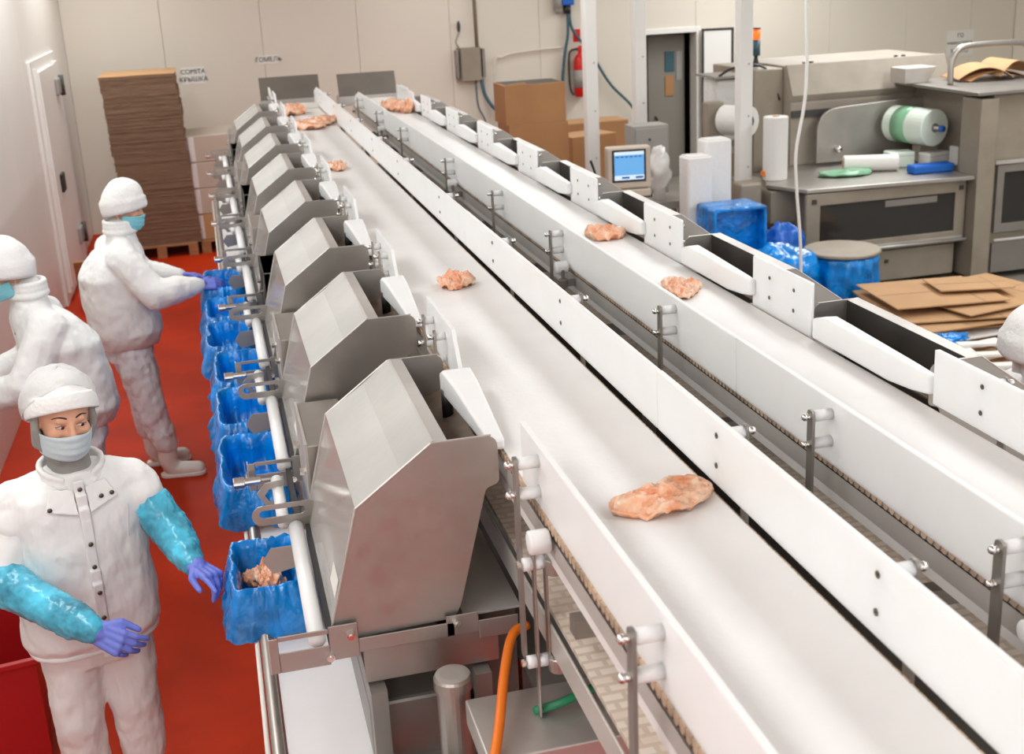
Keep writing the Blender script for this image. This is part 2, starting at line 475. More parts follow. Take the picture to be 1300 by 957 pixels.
# doorway to the corridor
d2 = struct(bpy.data.objects.new('door_2', None)); C.objects.link(d2); d2.location = (DX0, YB, 0)
W = DX1 - DX0
MB().box(-0.06, 0.0, -0.03, 0.2, 0, DZ + 0.07).box(W, W + 0.06, -0.03, 0.2, 0, DZ + 0.07).box(0, W, -0.03, 0.2, DZ, DZ + 0.07).build('door_frame', 'paint', d2, bevel=0.006)
MB().box(-0.7, -0.62, 0.2, 3.0, 0, 2.6).box(W + 0.9, W + 0.98, 0.2, 3.0, 0, 2.6).box(-0.7, W + 0.98, 2.95, 3.05, 0, 2.6).box(-0.7, W + 0.98, 0.2, 3.05, 2.6, 2.7).build('corridor_shell', 'gdoor', d2)
il = MB().box(0.16, 0.68, 0.30, 0.35, 0.0, 1.90).build('inner_leaf', 'gdoor', d2, bevel=0.006)
MB().box(0.40, 0.53, 0.285, 0.30, 1.42, 1.68).build('notice', 'hose', il)
MB().box(0.56, 0.64, 0.285, 0.30, 1.30, 1.68).build('notice', 'grey', il)
MB().box(0.40, 0.52, 0.285, 0.30, 1.10, 1.36).build('notice', 'cardb', il)
MB().tube([(0.26, 0.30, 0.83), (0.26, 0.24, 0.80), (0.26, 0.24, 0.68), (0.26, 0.30, 0.66)], 0.014).build('handle', 'black', il)
# open white leaf of that door, turned into the room
leaf = struct(bpy.data.objects.new('door_3', None)); C.objects.link(leaf); leaf.location = (DX1 + 0.03, YB - 0.05, 0)
leaf.rotation_euler = (0, 0, math.radians(-12))
MB().box(0.02, 0.44, -0.05, 0.0, 0.02, 1.97).build('door_leaf', 'paint', leaf, bevel=0.008)
MB().ring([(0.02, 0.02), (0.44, 0.02), (0.44, 1.97), (0.02, 1.97)], [(0.05, 0.05), (0.41, 0.05), (0.41, 1.94), (0.05, 1.94)], -0.058, -0.048).build('gasket', 'black', leaf)

# ------------------------------------------------------------------ the conveyors
def conveyor(name, label, xa, xb, z, y0, y1, guard_x, guard_side):
    """belt between xa and xb at height z"""
    t = thing(name, label, 'conveyor', ((xa + xb) / 2, y0, 0))
    ox, oy = (xa + xb) / 2, y0
    hw = (xb - xa) / 2
    L = y1 - y0
    n = 24
    prof = [(0 - 0.0, z)]
    # closed belt loop seen from the side (y,z), drum radius
    R = 0.055
    top, bot = z, z - 2 * R
    loop = [(R, top), (L - R, top)] + [(L - R + R * math.sin(a), z - R + R * math.cos(a)) for a in [PI * k / 8 for k in range(1, 8)]] + \
           [(L - R, bot), (R, bot)] + [(R - R * math.sin(a), z - R - R * math.cos(a)) for a in [PI * k / 8 for k in range(1, 8)]]
    MB().prism(loop, -hw, hw, 'x').build('belt', 'belt', t)
    # module teeth along both edges of the belt
    tm = MB()
    k = 0
    yy = 0.06
    while yy < L - 0.06:
        for sx in (-1, 1):
            tm.prism([(yy, z - 0.014), (yy + 0.006, z - 0.023), (yy + 0.016, z - 0.023), (yy + 0.022, z - 0.014), (yy + 0.022, z - 0.004), (yy, z - 0.004)], sx * hw, sx * (hw + 0.007), 'x')
        yy += 0.0255
    tag(tm.build('edge_teeth', 'tooth', t), kind='stuff')
    for sx in (-1, 1):
        MB().box(min(sx * (hw - .03), sx * (hw + .003)), max(sx * (hw - .03), sx * (hw + .003)), .08, L - .08, z - (.060 if sx > 0 else .030), z - .026).build('gap_shade_strip', 'black', t)  # black strip paints the shade in the gap below the belt edge
        k = 0 if sx > 0 else 999
        while .5 + k * .62 < L - .3:
            yy = .5 + k * .62 + .13 * math.sin(k * 2.7)
            MB().box(min(sx * hw, sx * (hw + .012)), max(sx * hw, sx * (hw + .012)), yy, yy + .05 + .03 * math.sin(k * 1.3), z - .05, z - .012).build('guide_block', 'hdpe_old', t, bevel=.003)
            k += 1
    # return strand underneath
    MB().box(-hw + 0.015, hw - 0.015, 0.1, L - 0.1, z - 0.275, z - 0.262).build('return_belt', 'return', t)
    for sx in (-1, 1):
        xo = sx * (hw - 0.004)
        MB().box(min(xo, xo + sx * 0.006), max(xo, xo + sx * 0.006), 0.0, L, z - 0.085, z - 0.02).box(min(xo - sx * 0.03, xo), max(xo - sx * 0.03, xo), 0, L, z - 0.088, z - 0.082).build('side_rail', 'rail', t, bevel=0.002, seg=1)
        MB().box(min(xo, xo + sx * 0.006), max(xo, xo + sx * 0.006), 0.0, L, z - 0.34, z - 0.27).build('lower_rail', 'rail', t, bevel=0.002, seg=1)
    for k in range(int(L / 1.1) + 1):
        yk = 0.5 + k * 1.1
        if yk > L - 0.1: break
        MB().box(-hw, hw, yk - 0.02, yk + 0.02, z - 0.20, z - 0.16).build('cross_member', 'steeld', t)
    for yk in (0.3, 3.4, 6.5, L - 0.4):
        for sx in (-1, 1):
            MB().box(sx * (hw - 0.045) - 0.02, sx * (hw - 0.045) + 0.02, yk - 0.02, yk + 0.02, 0.0, z - 0.30).build('leg', 'steeld', t)
    for yk in (R, L - R):
        MB().cyl((-hw - 0.02, yk, z - R), (hw + 0.02, yk, z - R), 0.022).build('drum_shaft', 'steel', t, smooth=True)
    return t, ox, oy

Z1, Z2 = 1.74, 1.66
c1, ox1, oy1 = conveyor('belt_conveyor', 'white belt conveyor on the left carrying chicken past the steel hoods', 0.60, 0.97, Z1, 0.5, 11.2, None, None)
c2, ox2, oy2 = conveyor('belt_conveyor', 'white belt conveyor on the right with white blocks along its far edge', 1.39, 1.80, Z2, 0.5, 11.9, None, None)

def guard(root, ox, oy, x, th, z0, z1, ya, yb, out, bars, name='guard_panel', bolts=True, bolt_side=-1, barlen=0.27, tube=0.05, far=None):
    """upright white guard board; bars hold it from the side 'out'"""
    top = [(ya - oy, z0), (yb - oy, z0), (yb - oy, z1 - (0.0 if far is None else far)), (yb - oy - (0 if far is None else 0.25), z1), (ya - oy, z1)]
    g = MB().prism(top, x - ox, x - ox + th, 'x').build(name, 'hdpe', root, bevel=0.004)
    for yk in bars:
        zz = ((z1 - 0.035), (z1 - 0.105))
        xin = x - ox + (th if out > 0 else 0)
        xb = xin + out * tube
        for z in zz:
            MB().cyl((xin, yk - oy, z), (xb, yk - oy, z), 0.014, n=14).build('standoff', 'hdpe', g, smooth=True)
            MB().cyl((xb, yk - oy, z), (xb + out * 0.020, yk - oy, z), 0.0075, n=10).ell((xb + out * 0.020, yk - oy, z), (0.009, 0.009, 0.009), n=10, m=6).build('bolt', 'chrome', g, smooth=True)
            if bolts:
                xf = x - ox + (0 if bolt_side < 0 else th)
                MB().cyl((xf + bolt_side * 0.0015, yk - oy, z), (xf, yk - oy, z), 0.007, n=12).cyl((xf + bolt_side * 0.003, yk - oy, z), (xf, yk - oy, z), 0.003, n=8).build('screw', 'snap', g)
        MB().prism(rounded([(yk - oy - 0.014, z1 - barlen), (yk - oy + 0.014, z1 - barlen), (yk - oy + 0.014, z1 - 0.018), (yk - oy - 0.014, z1 - 0.018)], 0.013), xb, xb + out * 0.007, 'x').build('bar', 'steeld', g)
    return g

# middle guard of the left conveyor (bars on its far side)
seg = [0.55, 2.62, 4.85, 7.08, 9.3, 11.5]
brk = [[0.95, 1.60, 2.26], [3.45, 4.35], [5.40, 6.6], [7.6, 8.7], [9.8, 10.9]]
for i in range(5):
    guard(c1, ox1, oy1, 0.985, 0.014, Z1 + 0.006, Z1 + 0.158, seg[i] + 0.0015, seg[i + 1] - 0.0015, 1, brk[i], far=0.05 if i == 4 else None)
# left guard of the right conveyor
seg = [0.55, 3.02, 5.70, 8.3, 11.6]
brk = [[1.0, 1.74, 2.47], [3.48, 4.74], [5.78, 6.97], [8.6, 9.8, 11.0]]
for i in range(4):
    g = guard(c2, ox2, oy2, 1.375, 0.014, Z2 - 0.006, Z2 + 0.16, seg[i] + 0.0015, seg[i + 1] - 0.0015, -1, brk[i], bolts=True, bolt_side=1, barlen=0.30, far=0.05 if i == 3 else None)
    for yk in brk[i][1::2]:
        yk -= 0.10
        cl = MB().cyl((1.36 - ox2, yk - oy2, Z2 + 0.005), (1.31 - ox2, yk - oy2, Z2 + 0.005), 0.026, n=18).build('knob', 'hdpe', g, smooth=True, bevel=0.004)
        MB().lathe([(0.010, 0), (0.020, 0.002), (0.020, 0.035), (0.010, 0.037)], (1.335 - ox2, yk - 0.02 - oy2, Z2 - 0.075), n=14).box(1.325 - ox2, 1.385 - ox2, yk - 0.028 - oy2, yk - 0.016 - oy2, Z2 - 0.072, Z2 - 0.042).cyl((1.335 - ox2, yk - 0.02 - oy2, Z2 - 0.16), (1.335 - ox2, yk - 0.02 - oy2, Z2 + 0.0), 0.008, n=10).build('clamp', 'steeld', g, bevel=0.002, seg=1)
# long near guard on the left edge of the left conveyor
g = guard(c1, ox1, oy1, 0.598, 0.013, Z1 - 0.045, Z1 + 0.137, 0.55, 2.46, -1, [0.95, 1.58, 2.31], bolts=True, bolt_side=1, barlen=0.50, tube=0.048)
for yk, zk in ((2.22, 1.70),):
    MB().cyl((0.59 - ox1, yk - oy1, zk), (0.545 - ox1, yk - oy1, zk), 0.026, n=18).build('knob', 'hdpe', g, smooth=True, bevel=0.004)
for xk, z0, z1 in ((.566, 1.24, 1.65), (.592, 1.36, 1.64)):
    MB().box(xk - ox1, xk + .006 - ox1, 2.268 - oy1, 2.292 - oy1, z0, z1).build('bar', 'steel', g, bevel=0.003)
for z in (1.62, 1.38):
    for xk in (.545, .573): MB().cyl((xk - ox1, 2.28 - oy1, z), (xk + .020 - ox1, 2.28 - oy1, z), 0.015, n=14).build('spacer', 'hdpe', g, smooth=True)
    MB().cyl((.532 - ox1, 2.28 - oy1, z), (.54 - ox1, 2.28 - oy1, z), 0.009, n=10).build('bolt', 'chrome', g)
    MB().lathe([(0.016, 0), (0.024, 0.002), (0.024, 0.036), (0.016, 0.038)], (0.612 - ox1, 2.26 - oy1, z - 0.02), n=16).box(0.600 - ox1, 0.63 - ox1, 2.25 - oy1, 2.27 - oy1, z - 0.012, z + 0.010).build('clamp', 'steel', g, bevel=0.002, seg=1)
# near guard on the right edge of the right conveyor
guard(c2, ox2, oy2, 1.802, 0.014, Z2 + 0.012, Z2 + 0.165, 0.7, 2.70, 1, [1.3, 2.49], bolts=True, bolt_side=-1)
# cross boards near the far end
for root, ox, oy, xa, xb, z, yk in ((c1, ox1, oy1, 0.60, 0.97, Z1, 10.95), (c2, ox2, oy2, 1.40, 1.79, Z2, 11.75)):
    MB().box(xa - ox, xb - ox, yk - oy, yk + 0.015 - oy, z + 0.004, z + 0.055).build('end_board', 'hdpe_old', root, bevel=0.003)
# small upright boards along the left edge, far end of both belts
for i, y in enumerate((10.95,)):
    MB().prism([(y - oy1 - 0.05, Z1), (y - oy1 + 0.62, Z1), (y - oy1 + 0.62, Z1 + 0.16), (y - oy1 + 0.5, Z1 + 0.16)], 0.575 - ox1, 0.589 - ox1, 'x').build('edge_board', 'hdpe', c1, bevel=0.003)
MB().prism([(10.9 - oy2, Z2 + 0.01), (11.85 - oy2, Z2 + 0.01), (11.85 - oy2, Z2 + 0.16), (10.9 - oy2, Z2 + 0.16)], 1.81 - ox2, 1.824 - ox2, 'x').build('edge_board', 'hdpe', c2, bevel=0.003)

# infeed chutes beyond the belts
for lab, xa, xb, z in (('steel infeed chute behind the far end of the left belt', 0.52, 1.09, 1.95), ('steel infeed chute behind the far end of the right belt', 1.27, 1.84, 1.935)):
    t = thing('infeed_chute', lab, 'chute', ((xa + xb) / 2, 12.1, 0), 'infeed chutes')
    h = (xb - xa) / 2
    MB().prism([(-0.10, z - 0.21), (-0.094, z - 0.21), (0.004, z), (-0.002, z)], -h, h, 'x').build('back_sheet', 'sheetd', t)
    MB().box(-h, h, -0.10, 0.16, z - 0.30, z - 0.21).build('chute_lip', 'steell', t, bevel=0.004)
    for sx in (-1, 1):
        MB().box(sx * (h - 0.03) - 0.02, sx * (h - 0.03) + 0.02, 0.10, 0.14, 0, z - 0.30).build('leg', 'steeld', t)

# added dark tray below both belts, keeps red floor bounce off the steel
t = thing('bounce_tray', 'added dull steel light-blocking tray running below and between the two belts', 'tray', (1.34, 0.8, 0))
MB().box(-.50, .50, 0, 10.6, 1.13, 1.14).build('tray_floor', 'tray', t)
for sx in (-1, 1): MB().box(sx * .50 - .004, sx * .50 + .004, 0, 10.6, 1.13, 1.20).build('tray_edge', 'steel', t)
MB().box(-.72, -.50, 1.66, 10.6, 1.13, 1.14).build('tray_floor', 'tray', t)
for yk in (.4, 4.5, 8.6):
    for sx in (-.05, .05): MB().box(sx - .02, sx + .02, yk, yk + .04, 0, 1.13).build('leg', 'steeld', t)
# ------------------------------------------------------------------ weighing stations (hoods) left and right
def station(label, X, s, dz, group):
    """local x runs from the workers' side (0) to the belt (0.6); X + s*x gives the real one; y from 0 to 0.67"""
    t = thing('weighing_station', label, 'machine', (X, 0, 0), group)
    def fx(pts): return [(s * p[0], p[1] + dz) for p in pts]
    prof = rounded([(.227, 1.662), (.416, 1.799), (.575, 1.797), (.575, 1.676), (.541, 1.665), (.463, 1.372), (.445, 1.335), (.208, 1.326), (.147, 1.368)],
                   [0, 0, .03, .012, .01, .01, .01, .01, .01])
    def side(y, nm):
        p = MB().prism(fx(prof), y, y + 0.003).build(nm, 'steel', t)
        e = MB()
        edge = fx([(.147, 1.368), (.227, 1.662), (.416, 1.799), (.56, 1.7985)])
        for a, b in zip(edge, edge[1:]):
            e.tube([(a[0], y + 0.0015, a[1]), (b[0], y + 0.0015, b[1])], 0.0028, 6)
        e.build('folded_edge', 'steell', p)
        return p
    side(0.0, 'side_plate'); side(0.667, 'side_plate')
    def sheet(nm, pts, m, th=0.003, ya=0.003, yb=0.667, parent=None, off=0.0):
        pts = fx(pts)
        nrm = []
        lo = [(p[0], p[1] - th) for p in pts]
        return MB().prism(pts + lo[::-1], ya + off, yb - off).build(nm, m, parent or t, bevel=0.0)
    sheet('hood_cover', [(.227, 1.664), (.340, 1.741), (.416, 1.801)], 'cover', 0.004)
    sheet('ridge_strip', [(.416, 1.801), (.422, 1.803), (.456, 1.798)], 'steell', 0.004)
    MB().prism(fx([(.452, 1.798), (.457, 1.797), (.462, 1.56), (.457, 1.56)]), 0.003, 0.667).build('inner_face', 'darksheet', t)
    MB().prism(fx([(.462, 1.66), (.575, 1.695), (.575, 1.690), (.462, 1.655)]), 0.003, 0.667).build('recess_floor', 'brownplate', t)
    # clear front with a label
    fr = MB().prism(fx([(.147, 1.368), (.152, 1.367), (.231, 1.661), (.227, 1.662)]), 0.003, 0.667).build('clear_front', 'clear', t)
    n = Vector((.294, -.080)).normalized()
    a0, a1 = Vector((.163, 1.425)), Vector((.175, 1.47))
    MB().prism(fx([tuple(a0 - Vector((n.x, n.y)) * .002), tuple(a1 - Vector((n.x, n.y)) * .002), tuple(a1 - Vector((n.x, n.y)) * .001), tuple(a0 - Vector((n.x, n.y)) * .001)]), 0.03, 0.13).build('sticker', 'paper', fr)
    # chute inside
    MB().prism(fx([(.46, 1.60), (.30, 1.43), (.17, 1.36), (.175, 1.352), (.305, 1.42), (.466, 1.595)]), 0.02, 0.65).build('inner_chute', 'steel', t)
    MB().prism(fx([(.30, 1.70), (.31, 1.70), (.36, 1.45), (.35, 1.45)]), 0.02, 0.65).build('inner_flap', 'steel', t)
    # white diverter block at the belt edge
    dv = MB()
    ztop = [(0.035, 1.772), (0.36, 1.812), (0.47, 1.815), (0.50, 1.80)]
    vs = []
    for y, z in ztop:
        k = (y - 0.035) / 0.465
        xa, xb = .562 - .030 * k, .602 + .016 * k
        vs += [(s * xa, y, 1.712 + dz + .03), (s * xb, y, 1.712 + dz + .03), (s * xb, y, z + dz), (s * xa, y, z + dz)]
    fs = []
    for i in range(3):
        b = i * 4
        fs += [(b + j, b + (j + 1) % 4, b + 4 + (j + 1) % 4, b + 4 + j) for j in range(4)]
    fs += [(0, 3, 2, 1), (12, 13, 14, 15)]
    if s < 0:                                            # the right row has long blocks level with the boards
        vs, fs = [], []
        for y, zb, zt, xa in ((-.085, 1.742, 1.797, .606), (.0, 1.728, 1.799, .602), (.12, 1.716, 1.800, .597), (.40, 1.716, 1.802, .585), (.50, 1.716, 1.802, .581), (.57, 1.716, 1.782, .580)):
            vs += [(s * xa, y, zb + dz), (s * .634, y, zb + dz), (s * .634, y, zt + dz), (s * xa, y, zt + dz)]
        for i in range(5):
            b = i * 4
            fs += [(b + j, b + (j + 1) % 4, b + 4 + (j + 1) % 4, b + 4 + j) for j in range(4)]
        fs += [(0, 3, 2, 1), (20, 21, 22, 23)]
    dv.add(vs, fs).build('diverter_block', 'hdpe', t, bevel=0.008, seg=3)
    MB().cyl((s * .545, .47, 1.68 + dz), (s * .545, .47, 1.76 + dz), .016).build('pivot', 'black', t, smooth=True)
    # gap board with its bars
    gb = MB().prism(rounded([(0.50, 1.70 + dz), (1.035, 1.70 + dz), (1.035, 1.877 + dz), (0.64, 1.877 + dz)] if s > 0 else [(0.62, 1.70 + dz), (1.055, 1.70 + dz), (1.055, 1.882 + dz), (0.62, 1.882 + dz)], 0.008), s * .600, s * .612 if s > 0 else s * .588 - 0.024, 'x').build('gap_board', 'hdpe', t, bevel=0.003)
    for y in (0.74, 0.92):
        MB().prism(rounded([(y - .012, 1.62 + dz), (y + .012, 1.62 + dz), (y + .012, 1.85 + dz), (y - .012, 1.85 + dz)], 0.011), s * .565, s * .571, 'x').build('bar', 'steel', gb)
        for z in (1.83, 1.76):
            MB().cyl((s * .571, y, z + dz), (s * .600, y, z + dz), .012, n=12).build('standoff', 'hdpe', gb, smooth=True)
            MB().cyl((s * .548, y, z + dz), (s * .566, y, z + dz), .0075, n=10).build('bolt', 'chrome', gb, smooth=True)
            xf = s * (.612 if s > 0 else .614)
            if s < 0: xf = -.612 - .0 
            MB().cyl((xf, y, z + dz), (xf + s * .002, y, z + dz), .0065, n=10).build('screw', 'snap', gb)
    MB().box(min(s * .57, s * .605), max(s * .57, s * .605), .50, 1.11, 1.672 + dz, 1.690 + dz).build('base_strip', 'steeld', t)
    # brackets on the workers' side
    br = MB()
    y0, y1 = -0.016, -0.012
    zb = 1.283 + dz
    def bx(xa, xb, za, zb_): br.box(min(s * xa, s * xb), max(s * xa, s * xb), y0, y1, za + dz, zb_ + dz)
    bx(-.006, .016, 1.275, 1.368); bx(.016, .135, 1.358, 1.371); bx(.016, .135, 1.275, 1.328); bx(.135, .205, 1.285, 1.376)
    bx(.205, .44, 1.295, 1.332); bx(.42, .50, 1.295, 1.350); bx(.50, .60, 1.275, 1.325)
    bk = br.build('slotted_bracket', 'steel', t, bevel=0.0015, seg=1)
    MB().box(min(s * -.008, s * -.005), max(s * -.008, s * -.005), -.016, .012, 1.275 + dz, 1.368 + dz).build('bracket_flange', 'steell', bk)
    for x, z in ((.187, 1.348), (.135, 1.300), (.445, 1.332)):
        MB().cyl((s * x, -.016, z + dz), (s * x, -.030, z + dz), .0105, n=6).cyl((s * x, -.03, z + dz), (s * x, -.034, z + dz), .006, n=10).build('bolt', 'chrome', bk)
    MB().box(min(s * .215, s * .55), max(s * .215, s * .55), -.004, .012, 1.20 + dz, 1.296 + dz).build('cross_plate', 'steel', t, bevel=0.002, seg=1)
    arm = MB().ring([(s * p[0], p[1] + dz) for p in stadium(.085, 1.408, .065, .030)], [(s * p[0], p[1] + dz) for p in stadium(.075, 1.412, .052, .012)], .598, .602).build('slotted_arm', 'steel', t)
    MB().box(min(s * .11, s * .18), max(s * .11, s * .18), .597, .603, 1.35 + dz, 1.392 + dz).build('arm_foot', 'steel', arm)
    MB().cyl((s * .108, -.010, 1.345 + dz), (s * .108, .594, 1.362 + dz), .0215, n=20).build('roller', 'hdpe', t, smooth=True)
    MB().box(min(s * .134, s * .148), max(s * .134, s * .148), .0, .60, 1.318 + dz, 1.366 + dz).build('rubber_strip', 'black', t)
    MB().cyl((s * .078, .70, 1.330 + dz), (s * .078, 1.02, 1.335 + dz), .018, n=18).build('roller', 'hdpe', t, smooth=True)
    MB().box(min(s * .112, s * .128), max(s * .112, s * .128), .64, 1.08, 1.28 + dz, 1.345 + dz).build('rubber_strip', 'black', t)
    hx = [(.012, 1.335), (.040, 1.366), (.098, 1.372), (.098, 1.352), (.05, 1.345), (.035, 1.325), (.05, 1.303), (.098, 1.303), (.098, 1.285), (.040, 1.285)]
    MB().prism(fx(hx), .930, .934).build('latch_plate', 'steel', t)
    MB().prism(fx([(.005, 1.315), (.03, 1.352), (.115, 1.352), (.115, 1.29), (.03, 1.275)]), .50, .504).build('guide_plate', 'steel', t)
    nz = MB().cyl((s * -.052, 1.06, 1.325 + dz), (s * .03, 1.06, 1.325 + dz), .013, n=14).cyl((s * -.056, 1.06, 1.325 + dz), (s * -.02, 1.06, 1.325 + dz), .019, n=16).build('air_cylinder', 'chrome', t, smooth=False, bevel=0.002)
    MB().cyl((s * .03, 1.06, 1.325 + dz), (s * .10, 1.06, 1.325 + dz), .006, n=8).build('piston_rod', 'steel', nz)
    return t

SP = 1.117
LG = 'weighing stations along the left belt'
st0 = station('', 0.0, 1, 0.0, LG)
for k in range(8):
    o = st0 if k == 0 else copy_tree(st0)
    o.location = (0, 2.6 + SP * k, 0)
    o['label'] = '%s steel weighing hood counted from the camera, left of the left belt' % ORD[k]
    if k % 2 == 0:
        b = MB().box(.165, .30, .70, 1.085, 1.25, 1.56).build('filler_box', 'steel', o, bevel=0.004)
        MB().box(.160, .168, .70, 1.085, 1.25, 1.565).build('box_flange', 'steell', b)
        for y in (.76, .98):
            MB().cyl((.160, y, 1.46), (.142, y, 1.46), .012, n=6).build('bolt', 'chrome', b)
RG = 'weighing stations along the right belt'
sr0 = station('', 2.436, -1, -0.045, RG)
for k in range(8):
    o = sr0 if k == 0 else copy_tree(sr0)
    o.location = (2.425, 2.79 + 1.112 * k, 0)
    o['label'] = '%s steel weighing hood counted from the camera, right of the right belt' % ORD[k]

# frames that carry the stations
for lab, X, s, ya, yb in (('steel frame under the left row of weighing hoods', 0.0, 1, 2.42, 11.6), ('steel frame under the right row of weighing hoods', 2.425, -1, 2.55, 11.8)):
    t = thing('machine_frame', lab, 'frame', (X, ya, 0))
    for x in (.24, .50):
        MB().box(s * x - .02, s * x + .02, .14, yb - ya, 1.12, 1.19).build('long_beam', 'steeld', t)
        for k in range(9):
            y = .16 + k * 1.117
            MB().box(s * x - .02, s * x + .02, y - .02, y + .02, 0, 1.12).build('leg', 'steeld', t)
    for k in range(9):
        y = .16 + k * 1.117
        MB().box(min(s * .21, s * .5), max(s * .21, s * .5), y + .03, y + .07, .90, .94).build('cross_beam', 'steeld', t)
    MB().box(min(s * .47, s * .615), max(s * .47, s * .615), .20, yb - ya, 1.322, 1.328).build('drain_shelf', 'rail', t)
    MB().box(min(s * .22, s * .46), max(s * .22, s * .46), .22, yb - ya, .30, 1.11).build('bounce_blocker', 'steeld', t, bevel=.01)  # added dark body under the hoods, cuts red bounce from the floor
    MB().box(min(s * .50, s * .61), max(s * .50, s * .61), .24, yb - ya, .9, 1.31).build('rear_duct', 'tray', t)

# packing shelf with the outer tube on the left
sh = thing('packing_shelf', 'narrow white packing shelf with a steel edge tube beside the workers', 'shelf', (0.1, 2.0, 0))
MB().box(-.09, .17, .0, 9.2, .945, .957).build('shelf_board', 'hdpe', sh, bevel=0.003)
MB().cyl((-.113, .0, .965), (-.113, 9.2, .965), .017, n=14).build('edge_tube', 'steel', sh, smooth=True)
MB().cyl((-.14, .0, .955), (-.14, 9.2, .955), .007, n=10).build('edge_strip', 'hdpe_old', sh, smooth=True)
for k in range(9):
    MB().box(-.11, .15, .55 + 1.1 * k, .58 + 1.1 * k, .915, .945).build('shelf_bracket', 'steel', sh)
    MB().box(-.115, -.085, .55 + 1.1 * k, .58 + 1.1 * k, 0.0, .945).build('leg', 'steeld', sh)

# near end of the machine: post, hose and beams
t = thing('end_beam', 'light steel end beam below the hood nearest the camera', 'beam', (0.5, 2.3, 0))
MB().box(-.08, .30, -.14, .10, 1.17, 1.235).build('beam', 'steell', t, bevel=0.004)
MB().box(-.28, -.06, -.10, .10, .9, 1.06).build('motor_box', 'steeld', t, bevel=0.006)
for x in (-.02, .24): MB().box(x - .02, x + .02, -.04, 0.0, 0.0, 1.17).build('leg', 'steeld', t)
t = thing('foot_post', 'round steel post with a flat cap at the near machine end', 'post', (0.405, 2.46, 0))
MB().lathe([(.040, 0), (.040, 1.232), (.046, 1.236), (.046, 1.262), (.042, 1.268), (.0, 1.268)], (0, 0, 0), n=28).build('post', 'steel', t, smooth=False)
MB().lathe([(.041, 0), (.041, .003), (.030, .0045)], (0, 0, 1.268), n=28).build('cap', 'steell', t)
o = MB().tube(smoothpath([(.60, 2.50, 1.34), (.555, 2.46, 1.345), (.51, 2.36, 1.32), (.46, 2.22, 1.275), (.415, 2.12, 1.20), (.39, 2.06, 1.0), (.385, 2.04, .7)]), .0115, 10).build('hose', 'orange', None, smooth=True, loc=(.5, 2.3, .8))
tag(o, 'orange hose curving down at the near machine end', 'hose')
o = MB().tube(smoothpath([(.56, 2.30, 1.24), (.62, 2.28, 1.262), (.70, 2.30, 1.27), (.80, 2.33, 1.265)]), .010, 10).build('hose', 'green', None, smooth=True, loc=(.6, 2.3, 1.24))
tag(o, 'dark green hose lying on the light steel end beam', 'hose')

# ------------------------------------------------------------------ bins with blue bags
def chicken_mesh(seed, L, W, Hh, n=64, m=32, fold=0.35):
    mb = MB().ell((0, 0, 0), (1, 1, 1), n=n, m=m)
    vs = []
    sd = Vector((seed * 7.3, seed * 3.1, seed * 1.7))
    for v in mb.v:
        p = Vector(v)
        a = math.atan2(p.y, p.x)
        k = 1 + fold * noise.noise(Vector((math.cos(a) * 1.3, math.sin(a) * 1.3, 0)) + sd)
        q = Vector((p.x * L / 2 * k, p.y * W / 2 * k * (1 - 0.30 * p.x), p.z * Hh / 2))
        w_ = 1 - min(1, (p.x ** 2 + p.y ** 2)) ** 2 * 0.5
        q.z += Hh * 0.50 * w_ * noise.noise(Vector((p.x * 2.4, p.y * 2.0, 0)) + sd) + Hh * 0.30 * noise.noise(Vector((p.x * 5, p.y * 4.5, 1)) + sd) - Hh * 0.35 * w_ * (1 - min(1, abs(noise.noise(Vector((p.x * 3.2, p.y * 3.6, 4)) + sd)) * 7))
        q.z = max(q.z + Hh * 0.42, 0.0 + 0.0005 * abs(p.z))
        vs.append(tuple(q))
    mb.v = vs
    return mb

def fillet(label, loc, L, W, Hh, rot, seed, group):
    o = chicken_mesh(seed, L, W, Hh).build('chicken_fillet', 'meat', None, smooth=True)
    o.location = loc; o.rotation_euler = (0, 0, rot)
    return tag(o, label, 'chicken', group)

G1 = 'raw chicken on the left belt'; G2 = 'raw chicken on the right belt'
fillet('largest raw chicken fillet, nearest the camera on the left belt', (.858, 2.225, Z1 + .001), .25, .135, .034, .10, 1, G1)
fillet('round folded raw chicken piece in the middle of the left belt', (.812, 4.24, Z1 + .001), .135, .145, .045, .3, 2, G1)
fillet('small raw chicken piece at the left edge of the left belt', (.725, 7.32, Z1 + .001), .12, .24, .045, .2, 3, G1)
fillet('raw chicken piece right of its neighbour near the far end of the left belt', (.90, 9.72, Z1 + .001), .20, .34, .06, .2, 4, G1)
fillet('wide raw chicken piece at the left belt edge near the far end', (.73, 9.55, Z1 + .001), .22, .50, .06, .5, 5, G1)
fillet('deep orange raw chicken piece just before the cross board of the left belt', (.72, 10.6, Z1 + .001), .24, .34, .08, 0, 6, G1)
fillet('raw chicken fillet with a ragged edge nearest the camera on the right belt', (1.655, 4.12, Z2 + .001), .145, .26, .035, -.15, 7, G2)
fillet('crumpled raw chicken piece second from the camera on the right belt', (1.695, 5.13, Z2 + .001), .19, .20, .05, .4, 8, G2)
fillet('orange chicken heap left at the far end of the right belt', (1.66, 11.05, Z2 + .001), .20, .42, .10, .2, 9, G2)
fillet('orange chicken heap right at the far end of the right belt', (1.76, 10.85, Z2 + .001), .14, .38, .10, -.2, 10, G2)

